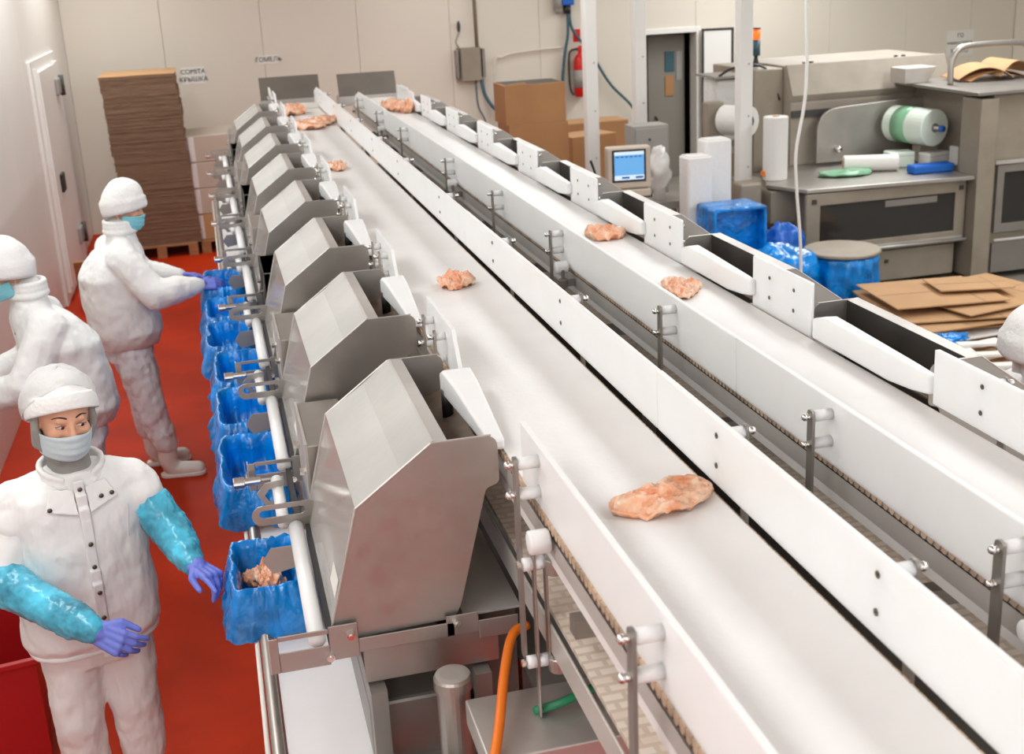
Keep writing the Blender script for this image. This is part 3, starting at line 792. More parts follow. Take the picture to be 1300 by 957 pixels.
def bagged_bin(label, x, y, z, lx, ly, hh, seed, skirt=0.14):
    t = thing('bagged_bin', label, 'bin', (x, y, z), 'blue bagged bins on the packing shelf')
    cx_, lx_ = lx, ly
    lx -= .004; ly -= .004
    MB().ring([(-lx / 2, -ly / 2), (lx / 2, -ly / 2), (lx / 2, ly / 2), (-lx / 2, ly / 2)], [(-lx / 2 + .004, -ly / 2 + .004), (lx / 2 - .004, -ly / 2 + .004), (lx / 2 - .004, ly / 2 - .004), (-lx / 2 + .004, ly / 2 - .004)], 0.001, hh - .03, 'z').box(-lx / 2 + .006, lx / 2 - .006, -ly / 2 + .006, ly / 2 - .006, .001, .007).build('crate', 'hdpe_old', t)
    lx, ly = cx_, lx_
    n = 120
    prof = [(.040, hh - skirt - .03), (.034, hh - skirt * .8), (.026, hh - skirt * .55), (.018, hh - skirt * .3), (.012, hh - .015), (.006, hh + .008), (-.004, hh + .006), (-.014, hh - .02), (-.020, hh * .6), (-.020, .03), (-.05, .018)]
    vs, fs = [], []
    sd = Vector((seed * 5.1, seed * 2.2, 0))
    for j, (o_, z_) in enumerate(prof):
        for i in range(n):
            a = 2 * PI * i / n
            ca, sa = math.cos(a), math.sin(a)
            k = 9
            rr = (abs(ca) ** k + abs(sa) ** k) ** (-1 / k)
            px, py = ca * rr * (lx / 2 + o_), sa * rr * (ly / 2 + o_)
            nz = noise.noise(Vector((ca * 2.6, sa * 2.6, z_ * 6)) + sd)
            n2 = noise.noise(Vector((ca * 7, sa * 7, z_ * 14)) + sd)
            amp = .024 if j < 4 else .011
            n2 += .6 * noise.noise(Vector((ca * 15, sa * 15, z_ * 22)) + sd)
            if j == 0: z_b = z_ + .06 * nz + .02 * n2
            else: z_b = z_ + (.006 * n2 if 3 < j < 9 else 0)
            d_ = amp * nz + amp * .7 * n2
            d_ = max(d_, -.004) if j < 4 else min(d_, .008)
            vs.append((px + ca * d_, py + sa * d_, max(z_b, .008)))
    for j in range(len(prof) - 1):
        fs += [(j * n + i, j * n + (i + 1) % n, (j + 1) * n + (i + 1) % n, (j + 1) * n + i) for i in range(n)]
    fs.append(tuple((len(prof) - 1) * n + i for i in range(n)))
    MB().add(vs, fs).build('bag', 'bag', t, smooth=True)
    return t

bz = .958
bagged_bin('blue bagged bin of raw chicken beside the woman\'s outstretched hand', .012, 3.50, bz, .20, .33, .155, 1)
for i, (px, py, L, W, Hh, r, dz_) in enumerate(((-.02, 3.42, .11, .08, .05, .3, .035), (.03, 3.49, .12, .08, .05, 1.2, .06), (-.01, 3.58, .11, .09, .05, -.4, .05), (.04, 3.60, .10, .07, .05, .8, .07), (.01, 3.50, .12, .08, .045, 2.0, .095))):
    fillet('%s chicken piece in the blue bagged bin by the woman' % ('frontmost', 'right-hand middle', 'left rear', 'right rear', 'topmost')[i], (px, py, bz + dz_), L, W, Hh, r, 20 + i, 'chicken in the near bin')
for i, (y, ly, sk) in enumerate(((4.36, .50, .12), (4.98, .46, .12), (5.55, .46, .12), (6.12, .46, .13), (6.66, .44, .13), (7.18, .46, .20))):
    bagged_bin('%s blue bagged bin on the packing shelf, counted from the one by the woman\'s hand' % ORD[i + 1], .01 - (.03 if i > 2 else 0), y, bz, .21, ly, .17 + (.04 if i == 5 else 0), 3 + i, sk)
# ------------------------------------------------------------------ people
def P3(p): return Vector(p)

def frame(yaw):
    """forward, lateral (the person's left), up for a facing angle (0 = facing +x, counter-clockwise)"""
    f = V(math.cos(yaw), math.sin(yaw), 0)
    return f, V(-f.y, f.x, 0), V(0, 0, 1)

def head_axes(yaw, pitch, roll=0.0):
    f, l, u = frame(yaw)
    f2 = (f * math.cos(pitch) - u * math.sin(pitch)).normalized()
    u2 = (u * math.cos(pitch) + f * math.sin(pitch)).normalized()
    l2 = u2.cross(f2)
    if roll:
        l2, u2 = l2 * math.cos(roll) + u2 * math.sin(roll), u2 * math.cos(roll) - l2 * math.sin(roll)
    return f2, l2, u2

def mat3(f, l, u): return Matrix((f, l, u)).transposed()

def head_shape(mb, c, ax):
    """c: centre of the skull; ax: forward, left, up"""
    f, l, u = ax
    R = mat3(f, l, u)
    def at(a, b, d): return c + f * a + l * b + u * d
    mb.ell(at(-.010, 0, .020), (.095, .080, .090), R, 24, 16)
    mb.ell(at(.020, 0, -.030), (.067, .069, .085), R, 20, 14)
    mb.ell(at(.045, 0, -.085), (.036, .036, .034), R, 14, 10)
    mb.caps(at(.076, -.036, .014), .011, at(.076, .036, .014), .011)          # brow
    mb.caps(at(.086, 0, .004), .0075, at(.102, 0, -.033), .0125)               # nose
    for s in (-1, 1):
        mb.caps(at(.095, s * .010, -.036), .008, at(.090, s * .012, -.036), .008)
        mb.ell(at(.058, s * .042, -.030), (.028, .026, .026), R, 12, 8)        # cheek
        mb.ell(at(-.005, s * .080, -.015), (.017, .009, .030), R, 12, 8)       # ear
    mb.caps(at(.078, -.018, -.064), .007, at(.078, .018, -.064), .007)         # lips
    mb.caps(at(.078, -.015, -.074), .007, at(.078, .015, -.074), .007)

def eyes_brows(body, c, ax):
    f, l, u = ax
    def at(a, b, d): return c + f * a + l * b + u * d
    R = mat3(f, l, u)
    for s in (-1, 1):
        e = MB().ell(at(.0745, s * .031, -.005), (.0115, .0155, .0068), R, 16, 10).build('eye', 'eyew', body, smooth=True)
        MB().ell(at(.0828, s * .031 + .0040, -.0062), (.0045, .0066, .0060), R, 14, 8).build('iris', 'iris', e, smooth=True)
        lid = [at(.0795, s * (.031 + q), -.005 + .0066 - abs(q) * .28) + f * (.006 - abs(q) * .35) for q in (-.017, -.009, 0, .009, .017)]
        MB().tube(smoothpath(lid, 4), .0024, 6).build('eyelid', 'lip', e, smooth=True)
        br = [at(.0885 - .012 * abs(q) / .02, s * (.014 + q), .0235 + .005 * math.sin(q / .040 * PI) - .003 * q / .04) for q in (0, .010, .020, .030, .040)]
        MB().tube(smoothpath(br, 4), [.0016 + .0012 * math.sin(PI * min(1, .2 + k / 17)) for k in range(17)], 6).build('eyebrow', 'hair', body, smooth=True)

def dome(name, m, parent, c, ax, r, lo, tilt, n=40, rows=16, band=0.0, wob=0.0, th=0.004, t0=0.0):
    """cap: an ellipsoidal dome whose hem lies lower at the back"""
    f, l, u = ax
    vs, fs = [], []
    for j in range(rows + 1):
        t = (PI / 2 + lo) * (t0 + (1 - t0) * j / rows)
        for i in range(n):
            a = 2 * PI * i / n
            hem = tilt * math.cos(a)
            tt = t * (1 - hem / (PI / 2 + lo)) if True else t
            rr = math.sin(tt); hh = math.cos(tt)
            k = 1 + wob * noise.noise(V(math.cos(a) * 2, math.sin(a) * 2, hh * 3))
            if band and j > rows * .70:
                k += band * (1 + .25 * math.sin(j * 2.2))
            vs.append(c + f * (math.cos(a) * rr * r[0] * k) + l * (math.sin(a) * rr * r[1] * k) + u * (hh * r[2] * (k if hh > 0 else 1)))
    for j in range(rows):
        fs += [(j * n + i, j * n + (i + 1) % n, (j + 1) * n + (i + 1) % n, (j + 1) * n + i) for i in range(n)]
    return MB().add(vs, fs).build(name, m, parent, smooth=True, solid=th)

def face_mask(parent, c, ax, m):
    f, l, u = ax
    vs, fs = [], []
    na, nz = 21, 13
    for j in range(nz):
        z = -.036 - .086 * j / (nz - 1)
        for i in range(na):
            a = math.radians(-82 + 164 * i / (na - 1))
            q = abs(a) / math.radians(82)
            R = .094 + .016 * math.cos(a) ** 3 - (.018 * max(0, (j - 8) / 4)) + .0022 * math.sin(j * 1.9)
            zz = z * (1 - .18 * q * q) - .010 * q * q + (.010 * math.cos(a) ** 8 if j == 0 else 0) 
            vs.append(c + f * (math.cos(a) * (R + .008) - .004) + l * (math.sin(a) * (.079 + .007 * (1 - j / nz))) + u * zz)
    for j in range(nz - 1):
        fs += [(j * na + i, j * na + i + 1, (j + 1) * na + i + 1, (j + 1) * na + i) for i in range(na - 1)]
    mk = MB().add(vs, fs).build('face_mask', m, parent, smooth=True, solid=.0025)
    for s in (-1, 1):
        p = [c + f * .010 + l * (s * .076) + u * -.030, c + f * -.010 + l * (s * .084) + u * -.005, c + f * -.022 + l * (s * .080) + u * -.04, c + f * .008 + l * (s * .074) + u * -.095]
        MB().tube(smoothpath(p, 5), .0018, 6).build('ear_loop', 'knit', mk)
    return mk

def hand_shape(mb, wrist, fdir, side, curls, spread=.06, scale=1.0, thumb=(0.55, 0.35), thumbs=1):
    """fdir: direction of the fingers; side: towards the thumb; the palm faces fdir x side * thumbs"""
    fdir = Vector(fdir).normalized(); side = Vector(side)
    side = (side - fdir * side.dot(fdir)).normalized()
    pn = fdir.cross(side) * thumbs                       # palm normal, fingers curl to it
    k = scale
    W = Vector(wrist)
    for q, w_ in ((.030, .0135), (.010, .0145), (-.012, .0145), (-.030, .0125)):
        mb.caps(W + side * q * .72 * k, .0145 * k, W + (fdir * .082 + side * q) * k, w_ * .92 * k, 12)
    mb.caps(W - fdir * .03 * k, .024 * k, W + fdir * .02 * k, .022 * k)
    lens = (.072, .082, .076, .058)
    for i, q in enumerate((.032, .011, -.011, -.031)):
        base = W + (fdir * (.082 - (.010 if i == 3 else 0)) + side * q) * k
        ang = curls[i][0]
        d0 = (fdir + side * (q * spread * 40 * .5)).normalized()
        seg = [lens[i] * x for x in (.45, .31, .24)]
        p = base; r = .0098 * k * (0.88 if i == 3 else 1)
        tot = 0
        pts = [(p, r)]
        for s_, cu in zip(seg, curls[i]):
            tot += cu
            dd = d0 * math.cos(tot) + pn * math.sin(tot)
            p = p + dd * s_ * k
            r *= .93
            pts.append((p, r))
        mb.chain(pts, 12)
    b = W + (fdir * .022 + side * .026) * k
    d1 = (fdir * math.cos(thumb[0] + .25) + side * math.sin(thumb[0] + .25) + pn * .25).normalized()
    d2 = (fdir * math.cos(thumb[1] - .15) + side * math.sin(thumb[1] - .15) + pn * .45).normalized()
    p1 = b + d1 * .042 * k; p2 = p1 + d2 * .030 * k; p3 = p2 + (d2 + fdir * .3).normalized() * .024 * k
    mb.chain([(b, .015 * k), (p1, .0118 * k), (p2, .0105 * k), (p3, .009 * k)], 12)

def ringset(rows, yaw):
    f, l, u = frame(yaw)
    out = []
    for c, a, b in rows: out.append((Vector(c), l * a, f * b))
    return out

def snap_buttons(parent, pts, r=.0065):
    for p, nrm in pts:
        nrm = Vector(nrm).normalized()
        MB().lathe([(r, 0), (r * 1.05, .002), (r * .7, .0035), (0, .004)], Vector(p), nrm, 14).build('snap_button', 'snap', parent, smooth=True)

def settle(B):
    """clothes are modelled in world space; keep them in place under the moved root"""
    for c in B.children: c.matrix_parent_inverse = Matrix.Translation(-B.location)
    return B

# ---------------- the woman in front
def woman():
    yaw = math.radians(-72)                       # torso faces the camera and a little to the right
    f, l, u = frame(yaw)
    hips = V(-.575, 3.92, .84); chest = V(-.560, 3.90, 1.20); neck = V(-.560, 3.885, 1.365)
    hc = V(-.556, 3.862, 1.560)
    hax = head_axes(math.radians(-68), .13, -.07)
    shL = V(-.385, 3.93, 1.295); elL = V(-.285, 3.85, 1.130); wrL = V(-.215, 3.66, 1.075)
    shR = V(-.750, 3.87, 1.295); elR = V(-.800, 3.76, 1.055); wrR = V(-.520, 3.47, 1.000)
    body = MB()
    head_shape(body, hc, hax)
    body.caps(neck + V(0, 0, -.03), .056, hc + hax[2] * -.05 - hax[0] * .015, .054)
    body.loft(ringset([(hips + V(0, 0, -.12), .155, .105), (hips, .155, .11), (chest + V(0, 0, -.12), .135, .10), (chest, .155, .105), (chest + V(0, 0, .10), .155, .085), (neck + V(0, 0, -.02), .07, .06)], yaw))
    for sh, el, wr in ((shL, elL, wrL), (shR, elR, wrR)):
        body.chain([(sh, .055), (el, .042), (wr, .026), (wr + (wr - el).normalized() * .02, .020)])
    legs = []
    for s in (-1, 1):
        hp = hips + l * (s * .085) + V(0, 0, -.05)
        kn = V(hp.x + .01 * s, hp.y - .03, .47); an = V(hp.x + .012 * s, hp.y + .0, .085)
        legs.append((hp, kn, an))
        body.chain([(hp, .085), (kn, .058), (an, .040)])
        body.caps(an + V(0, 0, -.03), .042, an + f * .14 + V(0, 0, -.045), .034)
    B = body.build('person', 'skin', None, remesh=.006, sm=3, loc=(-.57, 3.9, 0))
    tag(B, 'woman in white vest, cyan sleeves and pale mask reaching to a blue bin', 'person')
    par = B
    eyes_brows(par, hc, hax)
    face_mask(par, hc, hax, 'mask')
    # grey inner hood round face and neck
    hood = MB()
    ff, ll, uu = hax
    for s in (-1, 1):
        hood.chain([(hc + ff * .000 + ll * s * .086 + uu * .03, .012), (hc + ff * .014 + ll * s * .092 + uu * -.03, .014), (hc + ff * .010 + ll * s * .074 + uu * -.085, .018), (hc + ff * .035 + ll * s * .040 + uu * -.125, .020)])
        hood.chain([(hc - ff * .03 + ll * s * .078 + uu * -.02, .016), (hc - ff * .02 + ll * s * .070 + uu * -.09, .026)])
    hood.caps(hc + ff * .045 - ll * .035 + uu * -.130, .020, hc + ff * .045 + ll * .035 + uu * -.130, .020)
    hood.caps(hc - ff * .05 + uu * -.02, .060, hc - ff * .04 + uu * -.12, .066)
    hood.caps(neck + V(0, 0, -.02), .070, hc + uu * -.115 - ff * .005, .064)
    hood.build('hood', 'grey_cloth', par, remesh=.006, sm=4)
    cp = dome('cap', 'knit', par, hc + uu * .020 - ff * .010, hax, (.114, .106, .120), .15, .50, th=.006)
    dome('cap_band', 'knit', cp, hc + uu * .020 - ff * .010, hax, (.1185, .1105, .1245), .17, .50, rows=8, th=.006, t0=.66)
    dome('hair_net', 'net', par, hc + uu * .026 - ff * .028, hax, (.126, .118, .128), .10, .95, wob=.05, th=.002)
    # vest
    vest = MB()
    vest.loft(ringset([(V(-.580, 3.905, .755), .205, .150), (V(-.580, 3.90, .80), .225, .175), (V(-.575, 3.90, .90), .222, .172), (V(-.57, 3.90, 1.02), .208, .158), (V(-.565, 3.90, 1.15), .205, .152), (V(-.565, 3.90, 1.25), .212, .142), (V(-.563, 3.90, 1.305), .196, .122), (V(-.56, 3.895, 1.345), .130, .092), (V(-.56, 3.885, 1.375), .090, .080)], yaw), 36, 2.6)
    vest.caps(shL + V(.0, 0, -.02), .075, neck + l * .06 + V(0, 0, -.03), .058)
    vest.caps(shR + V(.0, 0, -.02), .075, neck - l * .06 + V(0, 0, -.03), .058)
    vest.caps(shL + V(.012, 0, -.03), .074, shL + (elL - shL) * .35, .070)
    vest.caps(shR + V(-.012, 0, -.03), .074, shR + (elR - shR) * .30, .070)
    vs = vest.build('vest', 'cloth', par, remesh=.009, sm=5, disp=.016, dscale=.11)
    # stand collar and lapels
    col = MB()
    cpts = []
    for i in range(15):
        a = math.radians(-150 + 300 * i / 14)
        cpts.append(neck + f * (math.cos(a + PI) * .088) + l * (math.sin(a + PI) * .098) + V(0, 0, .012 - .040 * (abs(i - 7) / 7) ** 2))
    for a, b in zip(cpts, cpts[1:]): col.caps(a, .015, b, .015, 10); col.caps(a + V(0, 0, .026), .011, b + V(0, 0, .026), .011, 10)
    col.build('collar', 'cloth', vs, remesh=.006, sm=3)
    def front(px, z, out=.0):                    # point on the vest front, px sideways of the buttoned line
        a, b = (.212, .150) if z > 1.05 else (.222, .168)
        if z > 1.26: b = .150 - (z - 1.26) * .42
        x = px / a
        return V(-.572, 3.90, z) + l * px + f * (b * (1 - abs(x) ** 2.6) ** (1 / 2.6) + out)
    pl = MB()
    rows = [1.355 - .60 * k / 14 for k in range(15)]
    for a, b in zip(rows, rows[1:]): pl.obox((front(.0, a) + front(.0, b)) / 2 + f * .006, (.034, .012, (front(0, a) - front(0, b)).length + .012), l, f)
    pl.build('placket', 'cloth', vs, remesh=.004, sm=4)
    for s, wdt in ((1, .085), (-1, .085)):
        lp = MB()
        top = front(s * .03, 1.350, .012)
        qs = [front(s * .018, 1.335, .008), front(s * .018, 1.255, .010), front(s * .115, 1.285, .010), front(s * .085, 1.345, .002)]
        lp.add([q for q in qs] + [q - f * .006 for q in qs], [(0, 1, 2, 3), (7, 6, 5, 4), (0, 4, 5, 1), (1, 5, 6, 2), (2, 6, 7, 3), (3, 7, 4, 0)])
        lp.build('lapel', 'cloth', vs, remesh=.0035, sm=4)
    sb = [(front(.0, z, .019), f) for z in (1.335, 1.155, 1.075, .99, .90)]
    sb += [(front(.060, 1.300, .014), f), (front(.095, 1.300, .012), f), (front(-.100, 1.292, .013), f)]
    snap_buttons(vs, sb, .0075)
    MB().tube([front(.14 - .002 * k, 1.24 - .015 * k, .003) for k in range(8)], .0025, 6).build('seam', 'cloth2', vs)
    hem = MB()
    hp = []
    for i in range(33):
        a = 2 * PI * i / 32
        ct, st = math.cos(a), math.sin(a)
        hp.append(V(-.580, 3.905, .762) + l * (math.copysign(abs(ct) ** .77, ct) * .205) + f * (math.copysign(abs(st) ** .77, st) * .152))
    hem.tube(hp, .011, 8).build('hem', 'cloth', vs, smooth=True)
    # shirt sleeves, plastic oversleeves, gloves
    for side_, sh, el, wr, q in (('L', shL, elL, wrL, .40), ('R', shR, elR, wrR, .30)):
        MB().chain([(sh, .062), (sh + (el - sh) * .6, .058), (el, .054), (el + (wr - el) * .2, .050)]).build('shirt_sleeve', 'cloth', par, remesh=.008, sm=4, disp=.008, dscale=.05, crease=False)
    MB().chain([(shL + (elL - shL) * .56, .066), (elL, .068), (elL + (wrL - elL) * .45, .062), (elL + (wrL - elL) * .80, .050), (wrL + (wrL - elL) * .0, .040)]).build('oversleeve', 'sleeve', par, remesh=.006, sm=4, disp=.014, dscale=.035, crease=False)
    MB().chain([(elR + (shR - elR) * .08, .068), (elR + (wrR - elR) * .10, .070), (elR + (wrR - elR) * .5, .062), (elR + (wrR - elR) * .85, .056), (wrR, .044)]).build('oversleeve', 'sleeve', par, remesh=.006, sm=4, disp=.014, dscale=.035, crease=False)
    dL = (V(-.105, 3.50, 1.055) - wrL).normalized()
    hL = MB(); hand_shape(hL, wrL + dL * .025, dL, V(-.45, -.25, .1), ((.15, .15, .1), (.75, .5, .3), (.85, .55, .3), (.9, .55, .3)), thumb=(.5, .2), thumbs=-1 if (dL.cross(V(-.45, -.25, .1))).z > 0 else 1)
    hL.caps(wrL - dL * .02, .034, wrL + dL * .03, .030)
    hL.build('glove', 'glove', par, remesh=.0036, sm=3)
    dR = (V(-.400, 3.40, .945) - wrR).normalized()
    hR = MB(); hand_shape(hR, wrR + dR * .015, dR, V(.25, .20, .55), ((.35, .5, .3), (.5, .6, .35), (.6, .6, .35), (.65, .6, .4)), thumb=(.45, .1), thumbs=-1 if (dR.cross(V(.25, .20, .55))).dot(V(0, -1, 0.2)) > 0 else 1, scale=1.05)
    hR.caps(wrR - dR * .03, .036, wrR + dR * .02, .032)
    hR.build('glove', 'glove', par, remesh=.0036, sm=3)
    # trousers and boots
    tr = MB()
    tr.loft(ringset([(hips + V(0, 0, -.16), .165, .125), (hips + V(0, 0, .04), .165, .125)], yaw))
    for hp_, kn, an in legs: tr.chain([(hp_, .105), (kn, .085), (an + V(0, 0, .16), .078)])
    tr.build('trousers', 'cloth', par, remesh=.009, sm=5, disp=.016, dscale=.09)
    for hp_, kn, an in legs:
        MB().chain([(V(an.x, an.y, .30), .066), (V(an.x, an.y, .09), .056), (an + f * .03 + V(0, 0, -.04), .045), (an + f * .16 + V(0, 0, -.045), .040)]).build('boot', 'boot', par, remesh=.008, sm=3)
    return settle(B)


woman()

def worker(label, yaw, hips, chest, neck, hc, hax, arms, feet, mask, gloves=True, bulk=1.0, trousers='cloth2', loc=None, hat=(.118, .104, .125)):
    f, l, u = frame(yaw)
    ff, ll, uu = hax
    body = MB()
    head_shape(body, hc, hax)
    body.caps(neck, .056, hc - uu * .05 - ff * .015, .055)
    hipz = hips + V(0, 0, -.12)
    body.loft(ringset([(hipz, .15, .105), (hips, .155, .11), ((hips + chest) / 2, .14, .105), (chest, .165, .11), (neck + V(0, 0, -.05), .12, .08), (neck, .06, .06)], yaw))
    for sh, el, wr, *r in arms: body.chain([(sh, .055), (el, .042), (wr, .026), (wr + (wr - el).normalized() * .02, .020)])
    legs = []
    for s, (kn, an, fd) in zip((-1, 1), feet):
        hp = hips + l * (s * .085) + V(0, 0, -.06)
        legs.append((hp, kn, an, Vector(fd).normalized()))
        body.chain([(hp, .085), (kn, .058), (an, .042)])
        body.caps(an + V(0, 0, -.03), .04, an + Vector(fd).normalized() * .13 + V(0, 0, -.045), .034)
    B = body.build('person', 'skin', None, remesh=.009, sm=3, loc=loc)
    tag(B, label, 'person')
    eyes_brows(B, hc, hax)
    face_mask(B, hc, hax, mask)
    cp = dome('cap', 'knit', B, hc + uu * .012 - ff * .012, hax, hat, .30, .34, band=.05, wob=.04, th=.006)
    jk = MB()
    mid = (hips + chest) / 2
    b = bulk
    jk.caps(neck, .085, neck + V(0, 0, .055) + (hc - neck) * .05, .080)
    jk.loft(ringset([(hips + V(0, 0, -.06), .175 * b, .150 * b), (hips + V(0, 0, .03), .215 * b, .180 * b), (mid, .215 * b, .178 * b), (chest, .225 * b, .165 * b), (chest + (neck - chest) * .55, .20 * b, .125 * b), (neck + V(0, 0, -.02), .095, .088), (neck + V(0, 0, .05), .080, .080)], yaw), 36, 2.4)
    for sh, el, wr, *r in arms:
        jk.caps(sh, .086 * b, neck + (sh - neck) * .35 + V(0, 0, -.015), .070)
        jk.chain([(sh, .086 * b), ((sh + el) / 2, .080 * b), (el, .076 * b), (el + (wr - el) * .5, .070 * b), (el + (wr - el) * .88, .058), (wr, .046)])
    J = jk.build('jacket', 'cloth', B, remesh=.010, sm=6, disp=.020, dscale=.12)
    col = MB()
    for i in range(16):
        a0, a1 = 2 * PI * i / 16, 2 * PI * (i + 1) / 16
        p = [neck + V(0, 0, .045) + f * (math.cos(a) * .082) + l * (math.sin(a) * .088) for a in (a0, a1)]
        col.caps(p[0], .020, p[1], .020, 8); col.caps(p[0] + V(0, 0, .03), .015, p[1] + V(0, 0, .03), .015, 8); col.caps(p[0] + V(0, 0, .055), .014, p[1] + V(0, 0, .055), .014, 8)
    col.build('collar', 'cloth', J, remesh=.007, sm=3)
    for sh, el, wr, gd, gs, cu in arms:
        g = MB(); gd = Vector(gd).normalized()
        hand_shape(g, wr + gd * .01, gd, gs, cu, thumbs=-1 if gd.cross(Vector(gs)).z > 0 else 1)
        g.caps(wr - gd * .03, .034, wr + gd * .02, .031)
        g.build('glove', 'glove', B, remesh=.0042, sm=2)
    tr = MB()
    tr.loft(ringset([(hips + V(0, 0, -.15), .165, .13), (hips + V(0, 0, .02), .165, .13)], yaw))
    for hp, kn, an, fd in legs: tr.chain([(hp, .115), ((hp + kn) / 2, .105), (kn, .088), (kn + (an - kn) * .5, .080), (an + V(0, 0, .13), .074)])
    tr.build('trousers', trousers, B, remesh=.010, sm=5, disp=.022, dscale=.09)
    for hp, kn, an, fd in legs:
        bt = MB().chain([(V(an.x, an.y, .30), .066), (V(an.x, an.y, .10), .056), (an + fd * .03 + V(0, 0, -.042), .047), (an + fd * .17 + V(0, 0, -.047), .042)]).build('boot', 'boot', B, remesh=.008, sm=3)
        a = an + fd * .080; sd = fd.cross(V(0, 0, 1))
        MB().prism([(a.x + fd.x * p + sd.x * q, a.y + fd.y * p + sd.y * q) for p, q in stadium(0, 0, .088, .047)], .001, .022, 'z').build('sole', 'boot', bt, bevel=.004)
    return settle(B), J

CU = ((.3, .3, .2), (.4, .4, .3), (.5, .4, .3), (.6, .5, .3))
# the man at the shelf
B, J = worker('man in white jacket and knitted cap seen from behind, reaching to the far blue bins', math.radians(14),
    V(-.605, 7.20, .90), V(-.640, 7.19, 1.27), V(-.560, 7.19, 1.470), V(-.515, 7.19, 1.650), head_axes(math.radians(-12), .22),
    [(V(-.555, 7.005, 1.375), V(-.400, 6.93, 1.175), V(-.160, 6.96, 1.200), (1, .1, -.05), (0, .8, .6), CU),
     (V(-.640, 7.37, 1.375), V(-.480, 7.45, 1.185), V(-.270, 7.28, 1.190), (1, -.1, -.1), (0, -.8, .6), CU)],
    [(V(-.53, 7.10, .50), V(-.47, 7.11, .085), (1, -.12, 0)), (V(-.58, 7.30, .50), V(-.56, 7.34, .085), (1, .1, 0))],
    'maskb', loc=(-.55, 7.2, 0), bulk=1.14, hat=(.122, .108, .148))
# the stooping worker at the left edge
B, J = worker('stooping worker in white jacket cut off by the left edge, facing left behind the woman', math.radians(200),
    V(-.800, 6.02, .86), V(-.830, 6.00, 1.23), V(-.925, 5.98, 1.435), V(-1.010, 5.965, 1.605), head_axes(math.radians(196), .30),
    [(V(-.900, 6.165, 1.33), V(-1.00, 6.25, 1.10), V(-1.21, 6.14, 1.02), (-1, -.1, -.2), (0, -.6, .8), CU),
     (V(-.840, 5.825, 1.33), V(-.960, 5.72, 1.10), V(-1.19, 5.82, 1.02), (-1, .1, -.2), (0, .6, .8), CU)],
    [(V(-.80, 6.10, .48), V(-.77, 6.10, .085), (-1, -.3, 0)), (V(-.80, 5.93, .48), V(-.77, 5.93, .085), (-1, -.3, 0))],
    'maskb', loc=(-.80, 6.0, 0), bulk=1.12, hat=(.126, .112, .150))
ax = frame(math.radians(200))[0]
snap_buttons(J, [(V(-.83, 6.0, z) + ax * .185, ax) for z in (1.30, 1.18, 1.06)], .008)
# the worker at the right edge
worker('worker in white cap cut off by the right edge beside the flat cardboard', math.radians(170),
    V(2.86, 3.50, .86), V(2.85, 3.50, 1.17), V(2.80, 3.49, 1.335), V(2.735, 3.48, 1.50), head_axes(math.radians(40), .25),
    [(V(2.80, 3.30, 1.24), V(2.74, 3.22, 1.02), V(2.56, 3.30, 1.05), (-1, .1, 0), (0, .8, .5), CU), (V(2.83, 3.69, 1.24), V(2.76, 3.80, 1.02), V(2.56, 3.72, 1.05), (-1, -.1, 0), (0, -.8, .5), CU)],
    [(V(2.86, 3.58, .48), V(2.87, 3.58, .085), (-1, 0, 0)), (V(2.86, 3.42, .48), V(2.87, 3.42, .085), (-1, 0, 0))],
    'knit', loc=(2.86, 3.5, 0), hat=(.135, .125, .140), bulk=1.1)
# ------------------------------------------------------------------ goods along the back wall
def pallet(label, x0, x1, y0, y1, h=.14):
    t = thing('pallet', label, 'pallet', ((x0 + x1) / 2, (y0 + y1) / 2, 0), 'wooden pallets')
    w, d = (x1 - x0) / 2, (y1 - y0) / 2
    n = 5
    for i in range(n):
        y = -d + .05 + (2 * d - .1) * i / (n - 1)
        MB().box(-w, w, y - .05, y + .05, h - .022, h).build('deck_board', 'wood', t, bevel=.003, seg=1)
    for i in range(3):
        x = -w + .05 + (2 * w - .1) * i / 2
        MB().box(x - .05, x + .05, -d, d, h - .044, h - .022).build('stringer', 'wood', t)
        MB().box(x - .05, x + .05, -d, d, 0, .018).build('bottom_board', 'wood', t)
        for y in (-d + .07, 0, d - .07):
            MB().box(x - .05, x + .05, y - .07, y + .07, .018, h - .044).build('block', 'wood', t)
    return t

pallet('wooden pallet under the tall stack of cardboard sheets', -1.03, -.26, 13.45, 14.40)
pallet('wooden pallet under the wrapped pale cartons', -.22, .43, 13.5, 14.4)
# tall stack of flat cardboard: bundles of sheets
t = thing('cardboard_stack', 'tall stack of flat brown cardboard sheets against the back wall', 'cardboard', (-.60, 13.9, .141))
z = 0
random.seed(3)
for i in range(11):
    h = .165
    o = .006 * math.sin(i * 1.7) - .006 * i
    w2 = .385 + .005 * math.cos(i * 2.3)
    b = MB()
    for k in range(10):
        j = .005 * random.uniform(-1, 1)
        b.box(-w2 + o + j, w2 + o + j, -.42 + j, .42 + j, z + h * k / 10, z + h * (k + .93) / 10)
    b.build('sheet_bundle', 'cardd', t)
    z += h
MB().box(-.385 - .07, .385 - .06, -.42, .42, z, z + .006).build('top_sheet', 'cardl', t)
# pale cartons
for i in range(4):
    zz = .141 + .285 * i
    if i == 0:
        t = thing('carton', 'bottom tan carton of the wrapped pile by the tall cardboard stack', 'carton', (.03, 13.95, zz), 'wrapped cartons'); m = 'cardl'
    else:
        t = thing('carton', ('second', 'third', 'topmost')[i - 1] + ' pale wrapped carton from the floor by the tall cardboard stack', 'carton', (.03, 13.95, zz), 'wrapped cartons'); m = 'carton'
    MB().box(-.30, .30, -.40, .40, 0, .281).build('carton_body', m, t, bevel=.008)
    MB().box(-.26, -.20, -.404, -.40, .01, .27).build('wrap_strip', 'foam', t)
    MB().box(-.02, .26, -.403, -.40, .03, .25).build('side_label', 'carton', t)

